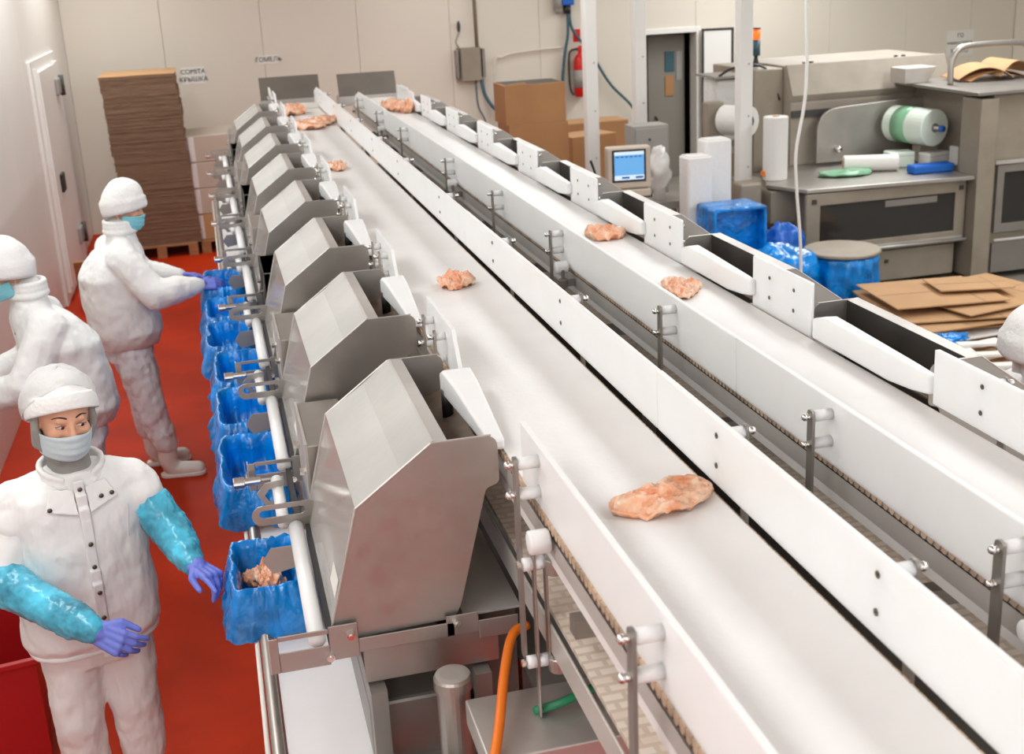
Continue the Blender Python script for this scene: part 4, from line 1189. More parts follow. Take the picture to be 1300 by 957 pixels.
# signs on the wall
def sign(label, x, z, w_, h, lines, paper=True):
    t = thing('wall_sign', label, 'sign', (x, YB - .001, z), 'paper signs on the back wall')
    if paper: MB().box(-w_ / 2, w_ / 2, -.004, -.001, -h / 2, h / 2).build('paper', 'paper', t)
    for txt, dx, dz_, sz in lines:
        cu = bpy.data.curves.new('lettering', 'FONT'); cu.body = txt; cu.size = sz; cu.align_x = 'CENTER'; cu.align_y = 'CENTER'; cu.extrude = .001
        cu.materials.append(M['ink'])
        tmp = bpy.data.objects.new('lettering', cu); C.objects.link(tmp)
        me = bpy.data.meshes.new_from_object(tmp.evaluated_get(bpy.context.evaluated_depsgraph_get()))
        bpy.data.objects.remove(tmp); me.materials.clear(); me.materials.append(M['ink'])
        o = bpy.data.objects.new('lettering', me); C.objects.link(o); o.parent = t
        o.location = (dx, -.007, dz_); o.rotation_euler = (PI / 2, 0, 0)
    return t
sign('white paper sign with two printed lines right of the tall cardboard stack', -.10, 1.80, .27, .20, [('COMITA', 0, .045, .075), ('КРЫШКА', 0, -.045, .075)])
sign('small printed word on the wall above the left infeed chute', .80, 1.93, .24, .10, [('ГОМЕЛЬ', 0, 0, .075)])
sign('paper notice of small lines above the machine at the right', 10.25, 1.55, .42, .34, [('ГО', 0, .10, .075), ('КРЫШКА ГОМЕЛЬ', 0, 0, .045), ('МЕСТО', 0, -.11, .075)])

# electrical box
t = thing('electrical_box', 'steel electrical box with a conduit on the back wall', 'box', (3.27, YB - .001, 1.52))
MB().prism(rounded([(-.155, 0), (.155, 0), (.125, -.13), (-.125, -.13)], [.0, .0, .02, .02]), 0, .40, 'z').build('box_body', 'mach', t)
for s in (-1, 1): MB().box(min(s * .15, s * .185), max(s * .15, s * .185), -.10, 0, .03, .38).build('side_flange', 'steeld', t, bevel=.004)
MB().tube([(.10, -.05, .40), (.09, -.05, 1.6), (.09, -.05, 3.0)], .022, 12).build('conduit', 'mach', t, smooth=True)
MB().tube(smoothpath([(-.12, -.03, .40), (-.16, -.03, .48), (-.12, -.03, .58), (-.10, -.03, .68)]), .010, 8).build('cable_loop', 'grey', t, smooth=True)
MB().ell((-.115, -.035, .66), (.022, .02, .07)).build('cable_gland', 'dark', t, smooth=True)
def line(name, label, cat, pts, r, m, n=8):
    o = MB().tube(smoothpath(pts, 8), r, n).build(name, m, None, smooth=True, loc=pts[-1])
    return tag(o, label, cat)
line('air_hose', 'dark hose sagging from the electrical box to the brown boxes', 'hose', [(3.40, 15.12, 1.53), (3.44, 15.08, 1.30), (3.62, 15.04, 1.08), (3.95, 15.0, .98)], .024, 'hose', 10)
line('cable', 'thin grey cable hanging below the electrical box', 'cable', [(3.33, 15.14, 1.53), (3.34, 15.12, 1.2), (3.44, 15.12, .9), (3.46, 15.12, .1)], .010, 'hose')
line('conduit', 'thin beige pipe bending along the wall to the teal hoses', 'pipe', [(4.50, 15.15, 1.85), (4.0, 15.15, 1.83), (3.70, 15.15, 1.78), (3.58, 15.15, 1.62), (3.57, 15.15, .2)], .013, 'wall')
t = thing('air_valve', 'dark blue air regulator high on the back wall above the boxes', 'valve', (4.50, YB - .001, 2.30))
MB().cyl((-.06, -.06, .02), (-.06, -.06, .22), .06).ell((-.06, -.06, 0.02), (.06, .06, .06)).build('filter_bowl', 'grey', t, smooth=True)
MB().box(-.02, .14, -.12, 0, .06, .20).build('regulator', 'bluep', t, bevel=.015)
MB().cyl((.06, -.06, .06), (.06, -.06, -.04), .045).build('outlet', 'black', t, smooth=True)
line('air_hose', 'teal hose hanging straight from the wall regulator to the brown boxes', 'hose', [(4.56, 15.13, 2.27), (4.55, 15.12, 2.0), (4.50, 15.12, 1.75), (4.46, 15.12, 1.40), (4.45, 15.12, .9)], .020, 'hose', 10)
line('air_hose', 'teal hose running diagonally behind the posts from the wall regulator', 'hose', [(4.58, 15.13, 2.27), (4.62, 15.12, 2.05), (4.85, 15.12, 1.75), (5.1, 15.12, 1.35), (5.40, 15.10, 1.02), (5.42, 15.10, .75)], .018, 'hose', 10)

# fire extinguisher
t = thing('fire_extinguisher', 'red fire extinguisher hung on the back wall behind the first white post', 'extinguisher', (4.69, YB - .12, 1.22))
MB().lathe([(.0, 0), (.07, .0), (.085, .02), (.085, .44), (.07, .50), (.03, .54), (.025, .57)], (0, 0, 0), n=28).build('cylinder', 'red', t, smooth=True)
MB().lathe([(.0862, .12), (.0862, .34)], (0, 0, 0), n=28).build('label_band', 'grey', t, smooth=True)
MB().box(-.03, .03, -.03, .03, .57, .62).box(-.015, .10, -.012, .012, .62, .64).build('valve_head', 'red', t, bevel=.006)
MB().tube(smoothpath([(-.03, 0, .60), (-.13, 0, .57), (-.15, 0, .40), (-.14, 0, .12), (-.10, -.02, .03)]), .014, 8).build('discharge_hose', 'black', t, smooth=True)
t = sign('red and white extinguisher sign above the fire extinguisher', 4.69, 1.98, .14, .18, [])
MB().box(-.05, .05, -.007, -.004, -.08, .08).build('red_field', 'red', t)

# brown boxes
def carton(label, x, y, z, w_, d, h, rot=0, m='cardb', open_=False, group='brown cardboard boxes'):
    t = thing('cardboard_box', label, 'box', (x, y, z), group)
    t.rotation_euler = (0, 0, rot)
    MB().box(-w_ / 2, w_ / 2, -d / 2, d / 2, 0, h).build('box_body', m, t, bevel=.006)
    if open_:
        MB().box(-w_ / 2 + .02, w_ / 2 - .02, -d / 2 + .02, d / 2 - .02, h, h + .002).build('opening_shade', 'dark', t)  # dark sheet stands in for the shaded inside of the box
        MB().prism([(-w_ / 2, h), (-.10, h + .002), (-.10, h + .025), (-w_ / 2 + .05, h + .012)], -d / 2, -d / 2 + .006).build('flap', 'cardl', t)
    else:
        MB().box(-w_ / 2, -.002, -d / 2, d / 2, h, h + .004).build('flap', 'cardl', t)
        MB().box(.002, w_ / 2, -d / 2, d / 2, h, h + .004).build('flap', 'cardl', t)
    MB().box(-.03, .03, -d / 2 - .001, -d / 2, .0, h).build('tape', m, t)
    return t
carton('lower of the two stacked brown boxes left of the first post', 3.34, 12.5, .56, .64, .50, .72)
carton('upper open box of the brown stack left of the first post', 3.315, 12.5, 1.282, .65, .50, .41, open_=True)
carton('brown box hidden at the bottom of the brown stack left of the first post', 3.34, 12.5, 0, .64, .50, .55)
carton('wide brown box behind the first white post', 4.46, 14.2, .55, .95, .45, .47)
carton('brown box on the floor behind the first white post', 4.46, 14.2, 0, .95, .45, .54)
carton('low brown box with pale lid between the white posts', 4.10, 13.1, .40, .58, .42, .62, 0.25, 'cardb')
carton('brown box on the floor between the two white posts', 4.10, 13.1, 0, .58, .42, .395, 0.25)

# white posts
for lab, x, y in (('white square post nearest the stacked brown boxes', 3.58, 11.2), ('white square post beside the dark doorway', 4.20, 11.55), ('white square post in front of the sealing machine', 4.60, 9.98)):
    t = thing('support_post', lab, 'post', (x, y, 0), 'white square posts')
    MB().box(-.06, .06, -.06, .06, 0, 4.6).build('post_tube', 'paint', t, bevel=.008)
    MB().box(-.12, .12, -.12, .12, 0, .012).build('base_plate', 'paint', t)
    for z in (1.05, 1.5, 1.95): MB().cyl((.02, -.061, z), (.02, -.066, z), .008, n=8).build('bolt', 'grey', t)

# control cabinet and touch screen
t = thing('control_cabinet', 'grey control cabinet with a red stop button behind the touch screen', 'cabinet', (3.88, 10.5, 0))
MB().box(-.17, .17, -.12, .12, .80, 1.425).build('cabinet_body', 'grey', t, bevel=.008)
MB().box(-.04, .04, -.02, .06, 0, .80).build('pedestal', 'dark', t)
MB().box(-.15, .15, -.13, -.12, .84, 1.40).build('cabinet_door', 'grey', t, bevel=.003)
MB().cyl((.01, -.13, 1.06), (.01, -.145, 1.06), .035, n=18).build('button_collar', 'orange', t, smooth=True)
MB().cyl((.01, -.145, 1.06), (.01, -.17, 1.06), .024, n=18).build('stop_button', 'red', t, smooth=True)
MB().cyl((-.02, -.13, 1.30), (-.02, -.14, 1.30), .012, n=10).build('lock', 'dark', t)
t = thing('touch_screen', 'beige touch screen panel with a blue display beyond the right belt', 'screen', (3.17, 9.0, 0))
t.rotation_euler = (0, 0, math.radians(-8))
MB().box(-.175, .175, -.03, .08, 1.135, 1.465).build('screen_case', 'carton', t, bevel=.015)
bz_ = MB().box(-.135, .135, -.036, -.030, 1.19, 1.445).build('bezel', 'black', t, bevel=.003)
MB().box(-.118, .118, -.039, -.036, 1.245, 1.43).build('display', 'screen', bz_)
MB().box(-.118, .118, -.0392, -.036, 1.405, 1.43).build('title_bar', 'screenw', bz_)
for i in range(6): MB().box(-.105 + .036 * i, -.080 + .036 * i, -.0395, -.036, 1.385, 1.395).build('screen_text', 'bluep', bz_)
MB().box(-.118, .118, -.0392, -.036, 1.208, 1.245).build('button_bar', 'screenw', bz_)
for x in (-.03, .08): MB().box(x - .03, x + .03, -.0396, -.039, 1.218, 1.234).build('screen_text', 'bluep', bz_)
MB().box(-.17, .17, -.05, .10, 1.07, 1.13).build('keyboard_ledge', 'carton', t, bevel=.01)
MB().cyl((0, .03, 0), (0, .03, 1.08), .03).box(-.16, .16, -.12, .18, 0, .02).build('stand', 'dark', t)
line('cable', 'black cable end standing up beside the touch screen', 'cable', [(2.86, 9.0, 1.38), (2.90, 9.0, 1.25), (2.93, 9.0, 1.05), (2.94, 9.0, .5), (2.94, 9.05, .03)], .010, 'black')

# white foam blocks and film behind the belt
for lab, x, y, w_, z0, z1 in (('shorter white foam block beyond the right belt', 3.80, 9.15, .22, 0, 1.32), ('taller white foam block beyond the right belt', 4.03, 9.30, .23, 0, 1.42)):
    t = thing('foam_block', lab, 'block', (x, y, 0), 'white foam blocks')
    MB().prism(rounded([(-w_ / 2, -.10), (w_ / 2, -.10), (w_ / 2, .10), (-w_ / 2, .10)], .03), 0, z1, 'z').build('block', 'foam', t, bevel=.012)
    MB().box(-w_ / 2 + .02, w_ / 2 - .02, -.08, .08, z1, z1 + .008).build('top_sheet', 'paint', t, bevel=.003)
t = thing('film_bundle', 'crumpled clear film bundle left of the white foam blocks', 'film', (3.62, 9.5, 0))
vs = MB().ell((0, 0, 1.18), (.10, .09, .20), n=24, m=16)
vs.v = [tuple(Vector(v) * 1 + Vector((noise.noise(Vector(v) * 11) * .05, noise.noise(Vector(v) * 9 + V(3, 1, 2)) * .05, 0))) for v in vs.v]
vs.build('wrap', 'film', t, smooth=True)
MB().cyl((0, 0, .92), (0, 0, 1.36), .05).build('core', 'filmroll', t, smooth=True)
MB().box(-.22, .22, -.14, .14, .86, .92).box(-.18, -.14, -.1, -.06, 0, .86).box(.14, .18, -.1, -.06, 0, .86).box(-.18, -.14, .06, .1, 0, .86).box(.14, .18, .06, .1, 0, .86).build('side_table', 'steeld', t)

# ------------------------------------------------------------------ tray sealing machine
t = thing('sealing_machine', 'long stainless sealing machine with film rolls at the back right', 'machine', (5.5, 9.6, 0))
OX, OY = 5.5, 9.6
def mb_(x0, x1, y0, y1, z0, z1): return MB().box(x0 - OX, x1 - OX, y0 - OY, y1 - OY, z0, z1)
# table with chamfered left corner
MB().prism([(4.80 - OX, 9.15 - OY), (6.33 - OX, 9.05 - OY), (6.33 - OX, 10.4 - OY), (5.0 - OX, 10.4 - OY), (4.62 - OX, 9.55 - OY)], .915, .95, 'z').build('table_top', 'steel', t, bevel=.005)
fr = MB().ring([(4.80 - OX, .36), (6.32 - OX, .36), (6.32 - OX, .905), (4.80 - OX, .905)], rounded([(4.93 - OX, .46), (6.22 - OX, .46), (6.22 - OX, .80), (4.93 - OX, .80)], .0) , 9.15 - OY, 9.19 - OY).build('window_frame', 'mach', t, bevel=.006)
mb_(4.92, 6.23, 9.17, 9.18, .45, .81).build('window_pane', 'glass', fr)
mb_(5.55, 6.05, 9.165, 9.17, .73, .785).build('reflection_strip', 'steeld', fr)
mb_(4.83, 6.30, 9.145, 9.15, .395, .415).build('handle_strip', 'steell', fr)
for x in (4.87, 6.27): mb_(x - .02, x + .02, 9.14, 9.15, .82, .86).build('hinge', 'dark', fr)
mb_(4.86, 6.30, 9.25, 10.4, .10, .90).build('base_cabinet', 'steeld', t)
for x0, x1 in ((4.95, 5.50), (5.52, 6.28)):
    d_ = mb_(x0, x1, 9.22, 9.245, .06, .33).build('cabinet_door', 'mach', t, bevel=.006)
    mb_(x0 + .08, x0 + .11, 9.205, 9.22, .22, .25).build('knob', 'dark', d_)
mb_(4.62, 4.86, 9.45, 10.3, .62, .90).build('left_apron', 'mach', t, bevel=.006)
mb_(4.36, 4.56, 9.5, 9.7, .60, .98).build('left_column', 'mach', t, bevel=.02)
mb_(4.40, 4.52, 9.55, 9.65, 0, .60).build('leg', 'mach', t)
mb_(4.45, 4.95, 9.9, 10.2, .40, .46).build('lower_shelf', 'steell', t)
# upper body behind the table
MB().prism([(10.30 - OY, .95), (10.30 - OY, 1.52), (10.42 - OY, 1.86), (11.4 - OY, 1.86), (11.4 - OY, .95)], 5.22 - OX, 6.86 - OX, 'x').build('upper_body', 'machtop', t, bevel=.008)
MB().prism([(10.27 - OY, 1.60), (10.30 - OY, 1.54), (10.43 - OY, 1.87), (10.40 - OY, 1.87)], 5.22 - OX, 6.86 - OX, 'x').build('top_trim', 'machtop', t, bevel=.004)
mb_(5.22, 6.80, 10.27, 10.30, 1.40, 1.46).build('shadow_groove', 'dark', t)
for x in (5.45, 5.52, 6.4, 6.48): MB().cyl((x - OX, 10.5 - OY, 1.86), (x - OX, 10.5 - OY, 1.88), .02, n=10).build('bolt', 'dark', t)
MB().box(4.92 - OX, 5.22 - OX, 10.45 - OY, 11.4 - OY, .2, 1.84).build('left_body', 'mach', t, bevel=.01)
mb_(4.60, 4.94, 10.55, 10.9, 1.20, 1.76).build('film_cover', 'film', t, bevel=.02)
mb_(4.55, 4.95, 10.5, 10.95, 1.78, 1.80).build('cover_lid', 'steeld', t)
MB().tube(smoothpath([(4.60 - OX, 10.52 - OY, 1.80), (4.75 - OX, 10.50 - OY, 1.87), (5.05 - OX, 10.5 - OY, 1.85), (5.18 - OX, 10.45 - OY, 1.55)]), .012, 8).build('cable', 'black', t, smooth=True)
# rounded mounting plate with the big film roll
pts = rounded([(5.42 - OX, .98), (6.58 - OX, .98), (6.58 - OX, 1.52), (5.42 - OX, 1.47)], [.0, .0, .0, .22], 8)
pl = MB().prism(pts, 10.16 - OY, 10.19 - OY).build('mounting_plate', 'steel', t, bevel=.004)
MB().cyl((5.62 - OX, 10.16 - OY, 1.10), (5.62 - OX, 10.10 - OY, 1.10), .025, n=14).build('guide_pin', 'chrome', pl, smooth=True)
sp = MB().cyl((6.16 - OX, 10.16 - OY, 1.30), (6.30 - OX, 9.55 - OY, 1.30), .025, n=14).build('spindle', 'steel', t, smooth=True)
MB().cyl((6.30 - OX, 9.55 - OY, 1.30), (6.306 - OX, 9.52 - OY, 1.30), .028, n=14).build('spindle_cap', 'bluep', sp, smooth=True)
# right-hand plate, post and tall cabinet
MB().prism([(9.35 - OY, .95), (10.2 - OY, .95), (10.2 - OY, 1.66), (9.35 - OY, 1.58)], 6.60 - OX, 6.63 - OX, 'x').build('side_plate', 'mach', t, bevel=.006)
mb_(6.33, 6.50, 9.02, 9.30, 0.05, 1.60).build('corner_post', 'mach', t, bevel=.008)
mb_(6.50, 8.6, 9.10, 10.6, 0.05, 1.62).build('tall_cabinet', 'mach', t, bevel=.01)
mb_(6.28, 8.6, 9.0, 10.6, 1.63, 1.66).build('cabinet_top', 'steeld', t, bevel=.006)
wd = MB().ring([(6.56 - OX, .42), (7.7 - OX, .42), (7.7 - OX, 1.02), (6.56 - OX, 1.02)], [(6.63 - OX, .50), (7.6 - OX, .50), (7.6 - OX, .95), (6.63 - OX, .95)], 9.06 - OY, 9.10 - OY).build('cabinet_window', 'steeld', t, bevel=.006)
mb_(6.62, 7.62, 9.08, 9.09, .49, .96).build('window_pane', 'glass', wd)
mb_(6.52, 8.5, 9.04, 9.07, 1.03, 1.06).build('trim_strip', 'steell', t)
MB().cyl((5.0 - OX, 9.10 - OY, .40), (6.3 - OX, 9.08 - OY, .395), .010, n=10).build('rod', 'steell', t, smooth=True)
MB().cyl((6.52 - OX, 9.0 - OY, .37), (8.5 - OX, 8.98 - OY, .37), .016, n=12).build('push_rail', 'steell', t, smooth=True)
mb_(6.56, 8.5, 9.07, 9.10, .06, .33).build('lower_panel', 'bluep' if False else 'steeld', t, bevel=.005)
MB().tube(rounded3 := smoothpath([(6.47 - OX, 9.7 - OY, 1.66), (6.47 - OX, 9.7 - OY, 1.84), (6.52 - OX, 9.7 - OY, 1.95), (6.64 - OX, 9.7 - OY, 1.99), (7.10 - OX, 9.7 - OY, 1.99), (7.22 - OX, 9.7 - OY, 1.96), (7.27 - OX, 9.7 - OY, 1.85), (7.27 - OX, 9.7 - OY, 1.66)], 6), .027, 12).build('hand_rail', 'steel', t, smooth=True)
MB().prism([(6.2 - OX, 1.66), (6.44 - OX, 1.66), (6.52 - OX, 1.80), (6.20 - OX, 1.80)], 10.0 - OY, 10.25 - OY).build('corner_plate', 'steell', t, bevel=.004)
# signal lamp
t = thing('signal_lamp', 'signal lamp tower with a lit red top on the sealing machine', 'lamp', (5.10, 10.8, 1.842))
MB().lathe([(.045, 0), (.028, .03), (.018, .08), (.018, .10)], (0, 0, 0), n=20).build('foot', 'black', t, smooth=True)
MB().cyl((0, 0, .10), (0, 0, .25), .040, n=20).build('dark_section', 'hose', t, smooth=True)
MB().cyl((0, 0, .25), (0, 0, .34), .040, n=20).build('red_section', 'lampred', t, smooth=True)
MB().cyl((0, 0, .34), (0, 0, .355), .042, n=20).build('lid', 'black', t, smooth=True)

def roll(name, label, p0, p1, r, m, core='tan', rc=.035, extra=None, group='film rolls'):
    p0, p1 = Vector(p0), Vector(p1)
    L = (p1 - p0).length
    t = thing(name, label, 'film roll', tuple(p0), group)
    d = (p1 - p0)
    prof = [(rc, 0), (r * .97, 0), (r, .006), (r, L - .006), (r * .97, L), (rc, L)]
    MB().lathe(prof, (0, 0, 0), d, 32).build('wound_film', m, t, smooth=False, bevel=.002)
    MB().lathe([(rc * .7, -.006), (rc, -.006), (rc, L + .006), (rc * .7, L + .006)], (0, 0, 0), d, 20).build('core', core, t)
    return t
t = roll('film_roll', 'large pale green film roll on the spindle of the sealing machine', (6.175, 10.10, 1.30), (6.285, 9.62, 1.30), .165, 'foilw', 'steeld', .04)
MB().lathe([(.1662, .10), (.1662, .27)], (0, 0, 0), (.11, -.48, 0), 32).build('printed_band', 'foil', t, smooth=True)
t = roll('film_roll', 'small clear film roll lying on the machine table', (5.48, 9.78, 1.025), (5.93, 9.62, 1.025), .072, 'filmroll', 'tan', .032)
o = MB()
o.ell((5.42, 9.62, .975), (.26, .14, .025), n=28, m=10)
o.v = [(v[0] + .03 * noise.noise(Vector(v) * 9), v[1] + .03 * noise.noise(Vector(v) * 8 + V(1, 2, 3)), max(.952, v[2] + .03 * noise.noise(Vector(v) * 14))) for v in o.v]
tag(o.build('film_scrap', 'foil', None, smooth=True, loc=(5.42, 9.62, .952)), 'crumpled green film in front of the small roll on the machine table', 'film')
roll('film_roll', 'tan film roll on the unwinder left of the sealing machine', (4.60, 10.4, 1.42), (4.74, 10.14, 1.42), .135, 'filmroll', 'dark', .05)
t = thing('unwinder', 'dark steel unwinder arm holding the tan film roll', 'machine', (4.54, 10.45, 0))
MB().box(-.10, .06, -.05, .08, 1.26, 1.58).build('arm_box', 'mach', t, bevel=.008)
MB().box(-.03, .03, 0, .06, 0, 1.26).build('column', 'steeld', t)
MB().box(-.04, .30, -.02, .03, 1.10, 1.16).build('cross_arm', 'steeld', t)
t = thing('film_roll', 'clear film roll standing upright on the left end of the machine table', 'film roll', (4.80, 9.75, .951), 'film rolls')
MB().lathe([(.03, 0), (.105, 0), (.108, .01), (.108, .54), (.105, .55), (.03, .55)], (0, 0, 0), n=32).build('wound_film', 'filmroll', t, smooth=False, bevel=.003)
MB().lathe([(.022, -.0), (.03, -.0), (.03, .556), (.022, .556)], (0, 0, 0), n=16).build('core', 'tan', t)
MB().box(-.125, -.107, -.03, .03, .04, .08).build('orange_tab', 'orange', t)
# small things on the table
t = thing('blue_case', 'flat blue plastic case on the machine table', 'case', (6.12, 9.40, .951))
MB().box(-.20, .20, -.07, .07, 0, .075).build('case_body', 'bluep', t, bevel=.02, seg=3)
MB().box(-.19, .19, -.072, -.068, .036, .040).build('lid_seam', 'hose', t)
for lab, x, y, z, sx, sy, sz, r, m in (('white film box under the large roll on the machine', 6.05, 9.80, .951, .24, .16, .14, -.2, 'foilw'), ('white box leaning right of the large roll on the machine', 6.36, 9.72, .951, .26, .14, .12, .25, 'paint'), ('small white box at the right end of the machine table', 6.52, 9.62, .951, .09, .10, .17, .4, 'paint'), ('small tan box behind the white boxes on the machine table', 6.42, 9.95, .951, .22, .12, .22, 0, 'carton')):
    t = thing('small_box', lab, 'box', (x, y, z), 'small boxes on the machine table'); t.rotation_euler = (0, 0, r)
    MB().box(-sx / 2, sx / 2, -sy / 2, sy / 2, 0, sz).build('box_body', m, t, bevel=.012)
    MB().box(-sx / 2, sx / 2, -sy / 2 - .001, sy / 2 + .001, sz * .72, sz * .75).build('lid_seam', 'grey', t)
# cardboard on the tall cabinet
for i, (x, y, w_, d_, r) in enumerate(((6.98, 9.95, .62, .4, .1), (6.90, 9.9, .5, .35, -.25), (7.15, 9.9, .45, .3, .3))):
    n = 12
    vs, fs = [], []
    for k in range(n + 1):
        x_ = -w_ / 2 + w_ * k / n
        z_ = .03 + .012 * i + .075 * max(0, 1 - (2 * x_ / w_) ** 2) * (1 + .3 * i)
        vs += [(x_, -d_ / 2, z_), (x_, d_ / 2, z_ + .02)]
    fs = [(2 * k, 2 * k + 2, 2 * k + 3, 2 * k + 1) for k in range(n)]
    o = MB().add(vs, fs).build('cardboard_sheet', 'cardl' if i else 'cardb', None, solid=.006)
    o.location = (x, y, 1.64 + .003 * i); o.rotation_euler = (0, 0, r)
    tag(o, ('lowest', 'middle', 'uppermost right')[i] + ' bent cardboard sheet on top of the tall cabinet', 'cardboard', 'bent sheets on the cabinet')

# ------------------------------------------------------------------ blue bags and flat cardboard on the right
def bag_blob(name, label, c, r, seed, amp=.06, m='bag', cat='bag', group=None, flat=None):
    mb = MB().ell((0, 0, 0), r, n=48, m=28)
    sd = V(seed * 3.3, seed * 1.9, seed)
    vs = []
    for v in mb.v:
        p = Vector(v)
        q = Vector((p.x / r[0], p.y / r[1], p.z / r[2]))
        k = 1 + amp / min(r) * (noise.noise(q * 2.2 + sd) + .6 * noise.noise(q * 5 + sd))
        p = p * k
        if flat is not None: p.z = max(p.z, flat)
        vs.append(tuple(p))
    mb.v = vs
    o = mb.build(name, m, None, smooth=True)
    o.location = c
    return tag(o, label, cat, group)
t = thing('bagged_crate', 'square crate wrapped in blue film on edge beyond the right belt', 'crate', (3.98, 8.92, .0))
MB().box(-.23, .23, -.12, .12, .50, .96).build('crate_body', 'bag', t, bevel=.03, seg=3, remesh=0, sm=0, disp=0)
MB().ring(rounded([(-.23, .50), (.23, .50), (.23, .96), (-.23, .96)], .03), rounded([(-.20, .54), (.20, .54), (.20, .93), (-.20, .93)], .03), -.25, -.11).build('crate_rim', 'bag', t, bevel=.012)
MB().box(-.22, .22, -.12, .12, 0, .50).build('lower_crate', 'bluep', t, bevel=.02)
bag_blob('blue_bag', 'slumped blue plastic bag between the bagged crate and the hanging cable', (4.18, 8.38, .46), (.33, .24, .24), 1, .045)
bag_blob('blue_bag', 'dark blue plastic bag just right of the bagged crate', (4.50, 8.98, .52), (.20, .18, .20), 2, .04, 'bluep')
t = thing('crate_stand', 'low steel stand under the slumped blue bags', 'stand', (4.32, 8.68, 0))
MB().box(-.36, .34, -.42, .42, .20, .24).build('stand_top', 'steeld', t)
for x in (-.34, .30):
    for y in (-.38, .38): MB().box(x - .02, x + .02, y - .02, y + .02, 0, .20).build('leg', 'steeld', t)
# round bin with a blue bag
t = thing('round_bin', 'round waste bin with tan rim and hanging blue bag', 'bin', (4.74, 8.43, 0))
MB().lathe([(.24, 0), (.25, .55), (.24, .55), (.23, .02), (0, .02)], (0, 0, 0), n=36).build('bin_body', 'steeld', t, smooth=False)
n = 96; vs = []; fs = []
prof = [(.27, .02), (.285, .18), (.285, .36), (.275, .50), (.285, .555), (.268, .575), (.24, .565), (.225, .40), (.20, .1)]
for j, (r_, z_) in enumerate(prof):
    for i in range(n):
        a = 2 * PI * i / n
        k = .014 * math.sin(a * 15 + .8 * math.sin(a * 4)) * (1 if j < 4 else .3) + .014 * noise.noise(V(math.cos(a) * 4, math.sin(a) * 4, z_ * 5))
        vs.append(((r_ + k) * math.cos(a), (r_ + k) * math.sin(a), z_))
for j in range(len(prof) - 1): fs += [(j * n + i, j * n + (i + 1) % n, (j + 1) * n + (i + 1) % n, (j + 1) * n + i) for i in range(n)]
fs.append(tuple((len(prof) - 1) * n + i for i in range(n)))
MB().add(vs, fs).build('bag', 'bag', t, smooth=True)
MB().lathe([(.0, .578), (.29, .578), (.30, .585), (.30, .60), (.29, .607), (.0, .607)], (0, 0, 0), n=40).build('lid', 'mach', t, bevel=.002)
# flat cardboard pile
pallet('pallet under the loose flat cardboard at the right', 4.45, 5.95, 6.75, 8.15)
random.seed(11)
specs = [(5.2, 7.50, 1.25, 1.0, .10, 'cardb'), (5.25, 7.42, 1.2, .95, -.05, 'foam'), (5.15, 7.5, 1.25, .95, .2, 'cardb'), (5.30, 7.45, 1.15, .9, .08, 'foam'), (5.22, 7.55, 1.2, .95, -.12, 'cardb'), (5.2, 7.5, 1.3, .95, .05, 'cardl'), (5.05, 7.55, 1.0, .90, -.2, 'cardl'), (5.38, 7.55, .95, .80, .18, 'cardl'), (5.02, 7.62, .85, .70, -.1, 'cardl'), (5.33, 7.62, .55, .36, -.2, 'cardl')]
zz = .142
nm = ['bottom', 'second lowest', 'third lowest', 'fourth lowest', 'fifth lowest', 'wide middle', 'fourth from the top', 'right-hand upper', 'left-hand upper', 'small topmost']
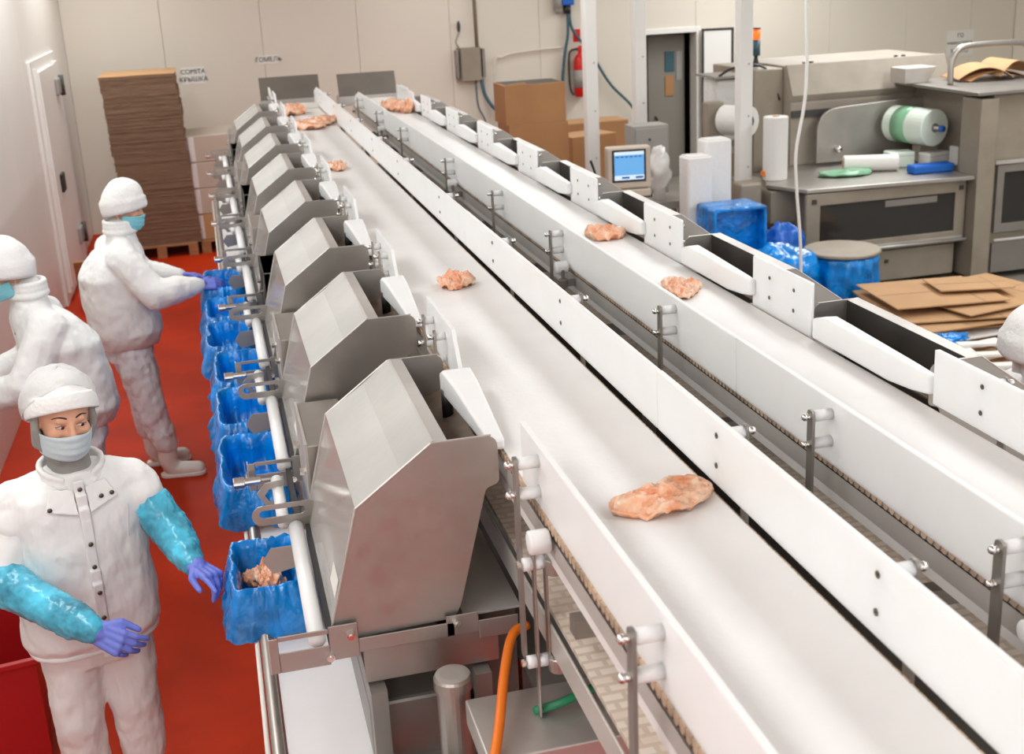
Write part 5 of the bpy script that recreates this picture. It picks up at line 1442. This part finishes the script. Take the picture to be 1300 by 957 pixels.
for i, (x, y, a, b, r, m) in enumerate(specs):
    t = thing('flat_carton', nm[i] + ' flat sheet of the loose cardboard pile at the right', 'cardboard', (x, y, zz), 'loose flat cardboard'); t.rotation_euler = (math.radians(.7) * (-1) ** i * .5, math.radians(.6) * (-1) ** (i // 2) * .5, r)
    MB().box(-a / 2, a / 2, -b / 2, b / 2, 0.003, .012).build('sheet', m, t)
    if m != 'foam':
        MB().box(-a / 2, a / 2, -.004, .004, .012, .0128).build('fold_line', 'cardd', t)
        MB().box(a * .28, a * .288, -b / 2, b / 2, .012, .0128).build('fold_line', 'cardd', t)
    zz += .033
# white frames in front of the pile
for i, (x, y, r) in enumerate(((4.62, 6.35, .15), (4.78, 6.28, -.25))):
    t = thing('white_frame', ('left', 'right')[i] + ' white slatted plastic frame lying before the flat cardboard', 'frame', (x, y, .34 + .022 * i), 'white plastic frames'); t.rotation_euler = (0, 0, r)
    for yy in (-.22, 0, .22): MB().box(-.30, .30, yy - .035, yy + .035, 0, .02).build('slat', 'paint', t, bevel=.003)
    for xx in (-.26, .26): MB().box(xx - .035, xx + .035, -.25, .25, -.02, 0).build('batten', 'paint', t, bevel=.003)
carton('low tan carton carrying the white slatted frames', 4.70, 6.32, 0, .62, .55, .315, .05, 'cardl')
bag_blob('blue_bag', 'small scrap of blue film beside the flat cardboard pile', (4.55, 6.72, .365), (.16, .08, .035), 5, .02, flat=-.02)
# hanging cable
line('hanging_cable', 'white cable with clips hanging from the ceiling at the right', 'cable', [(3.60, 7.0, 4.58), (3.625, 7.0, 3.2), (3.64, 7.0, 2.45), (3.65, 7.0, 2.2), (3.64, 7.0, 1.95), (3.59, 7.0, 1.65), (3.60, 7.0, 1.4), (3.64, 7.0, .93), (3.65, 7.0, .03)], .0105, 'cable')
# red crate behind the woman
t = thing('red_crate', 'red plastic crate on the floor behind the woman', 'crate', (-1.09, 4.55, 0))
t.rotation_euler = (0, 0, .15)
MB().ring([(-.19, -.27), (.19, -.27), (.19, .27), (-.19, .27)], [(-.18, -.26), (.18, -.26), (.18, .26), (-.18, .26)], 0, .47, 'z').box(-.18, .18, -.26, .26, 0, .02).build('crate_body', 'redp', t)
MB().ring([(-.205, -.285), (.205, -.285), (.205, .285), (-.205, .285)], [(-.182, -.262), (.182, -.262), (.182, .262), (-.182, .262)], .45, .475, 'z').build('crate_rim', 'redp', t, bevel=.004)
t = thing('wood_plank', 'leaning brown plank beside the cold-room door', 'plank', (-1.30, 11.6, 0))
MB().obox((.0, 0, .22), (.10, .03, .50), (1, 0, 0), (0, 1, .35)).build('board', 'wood', t)
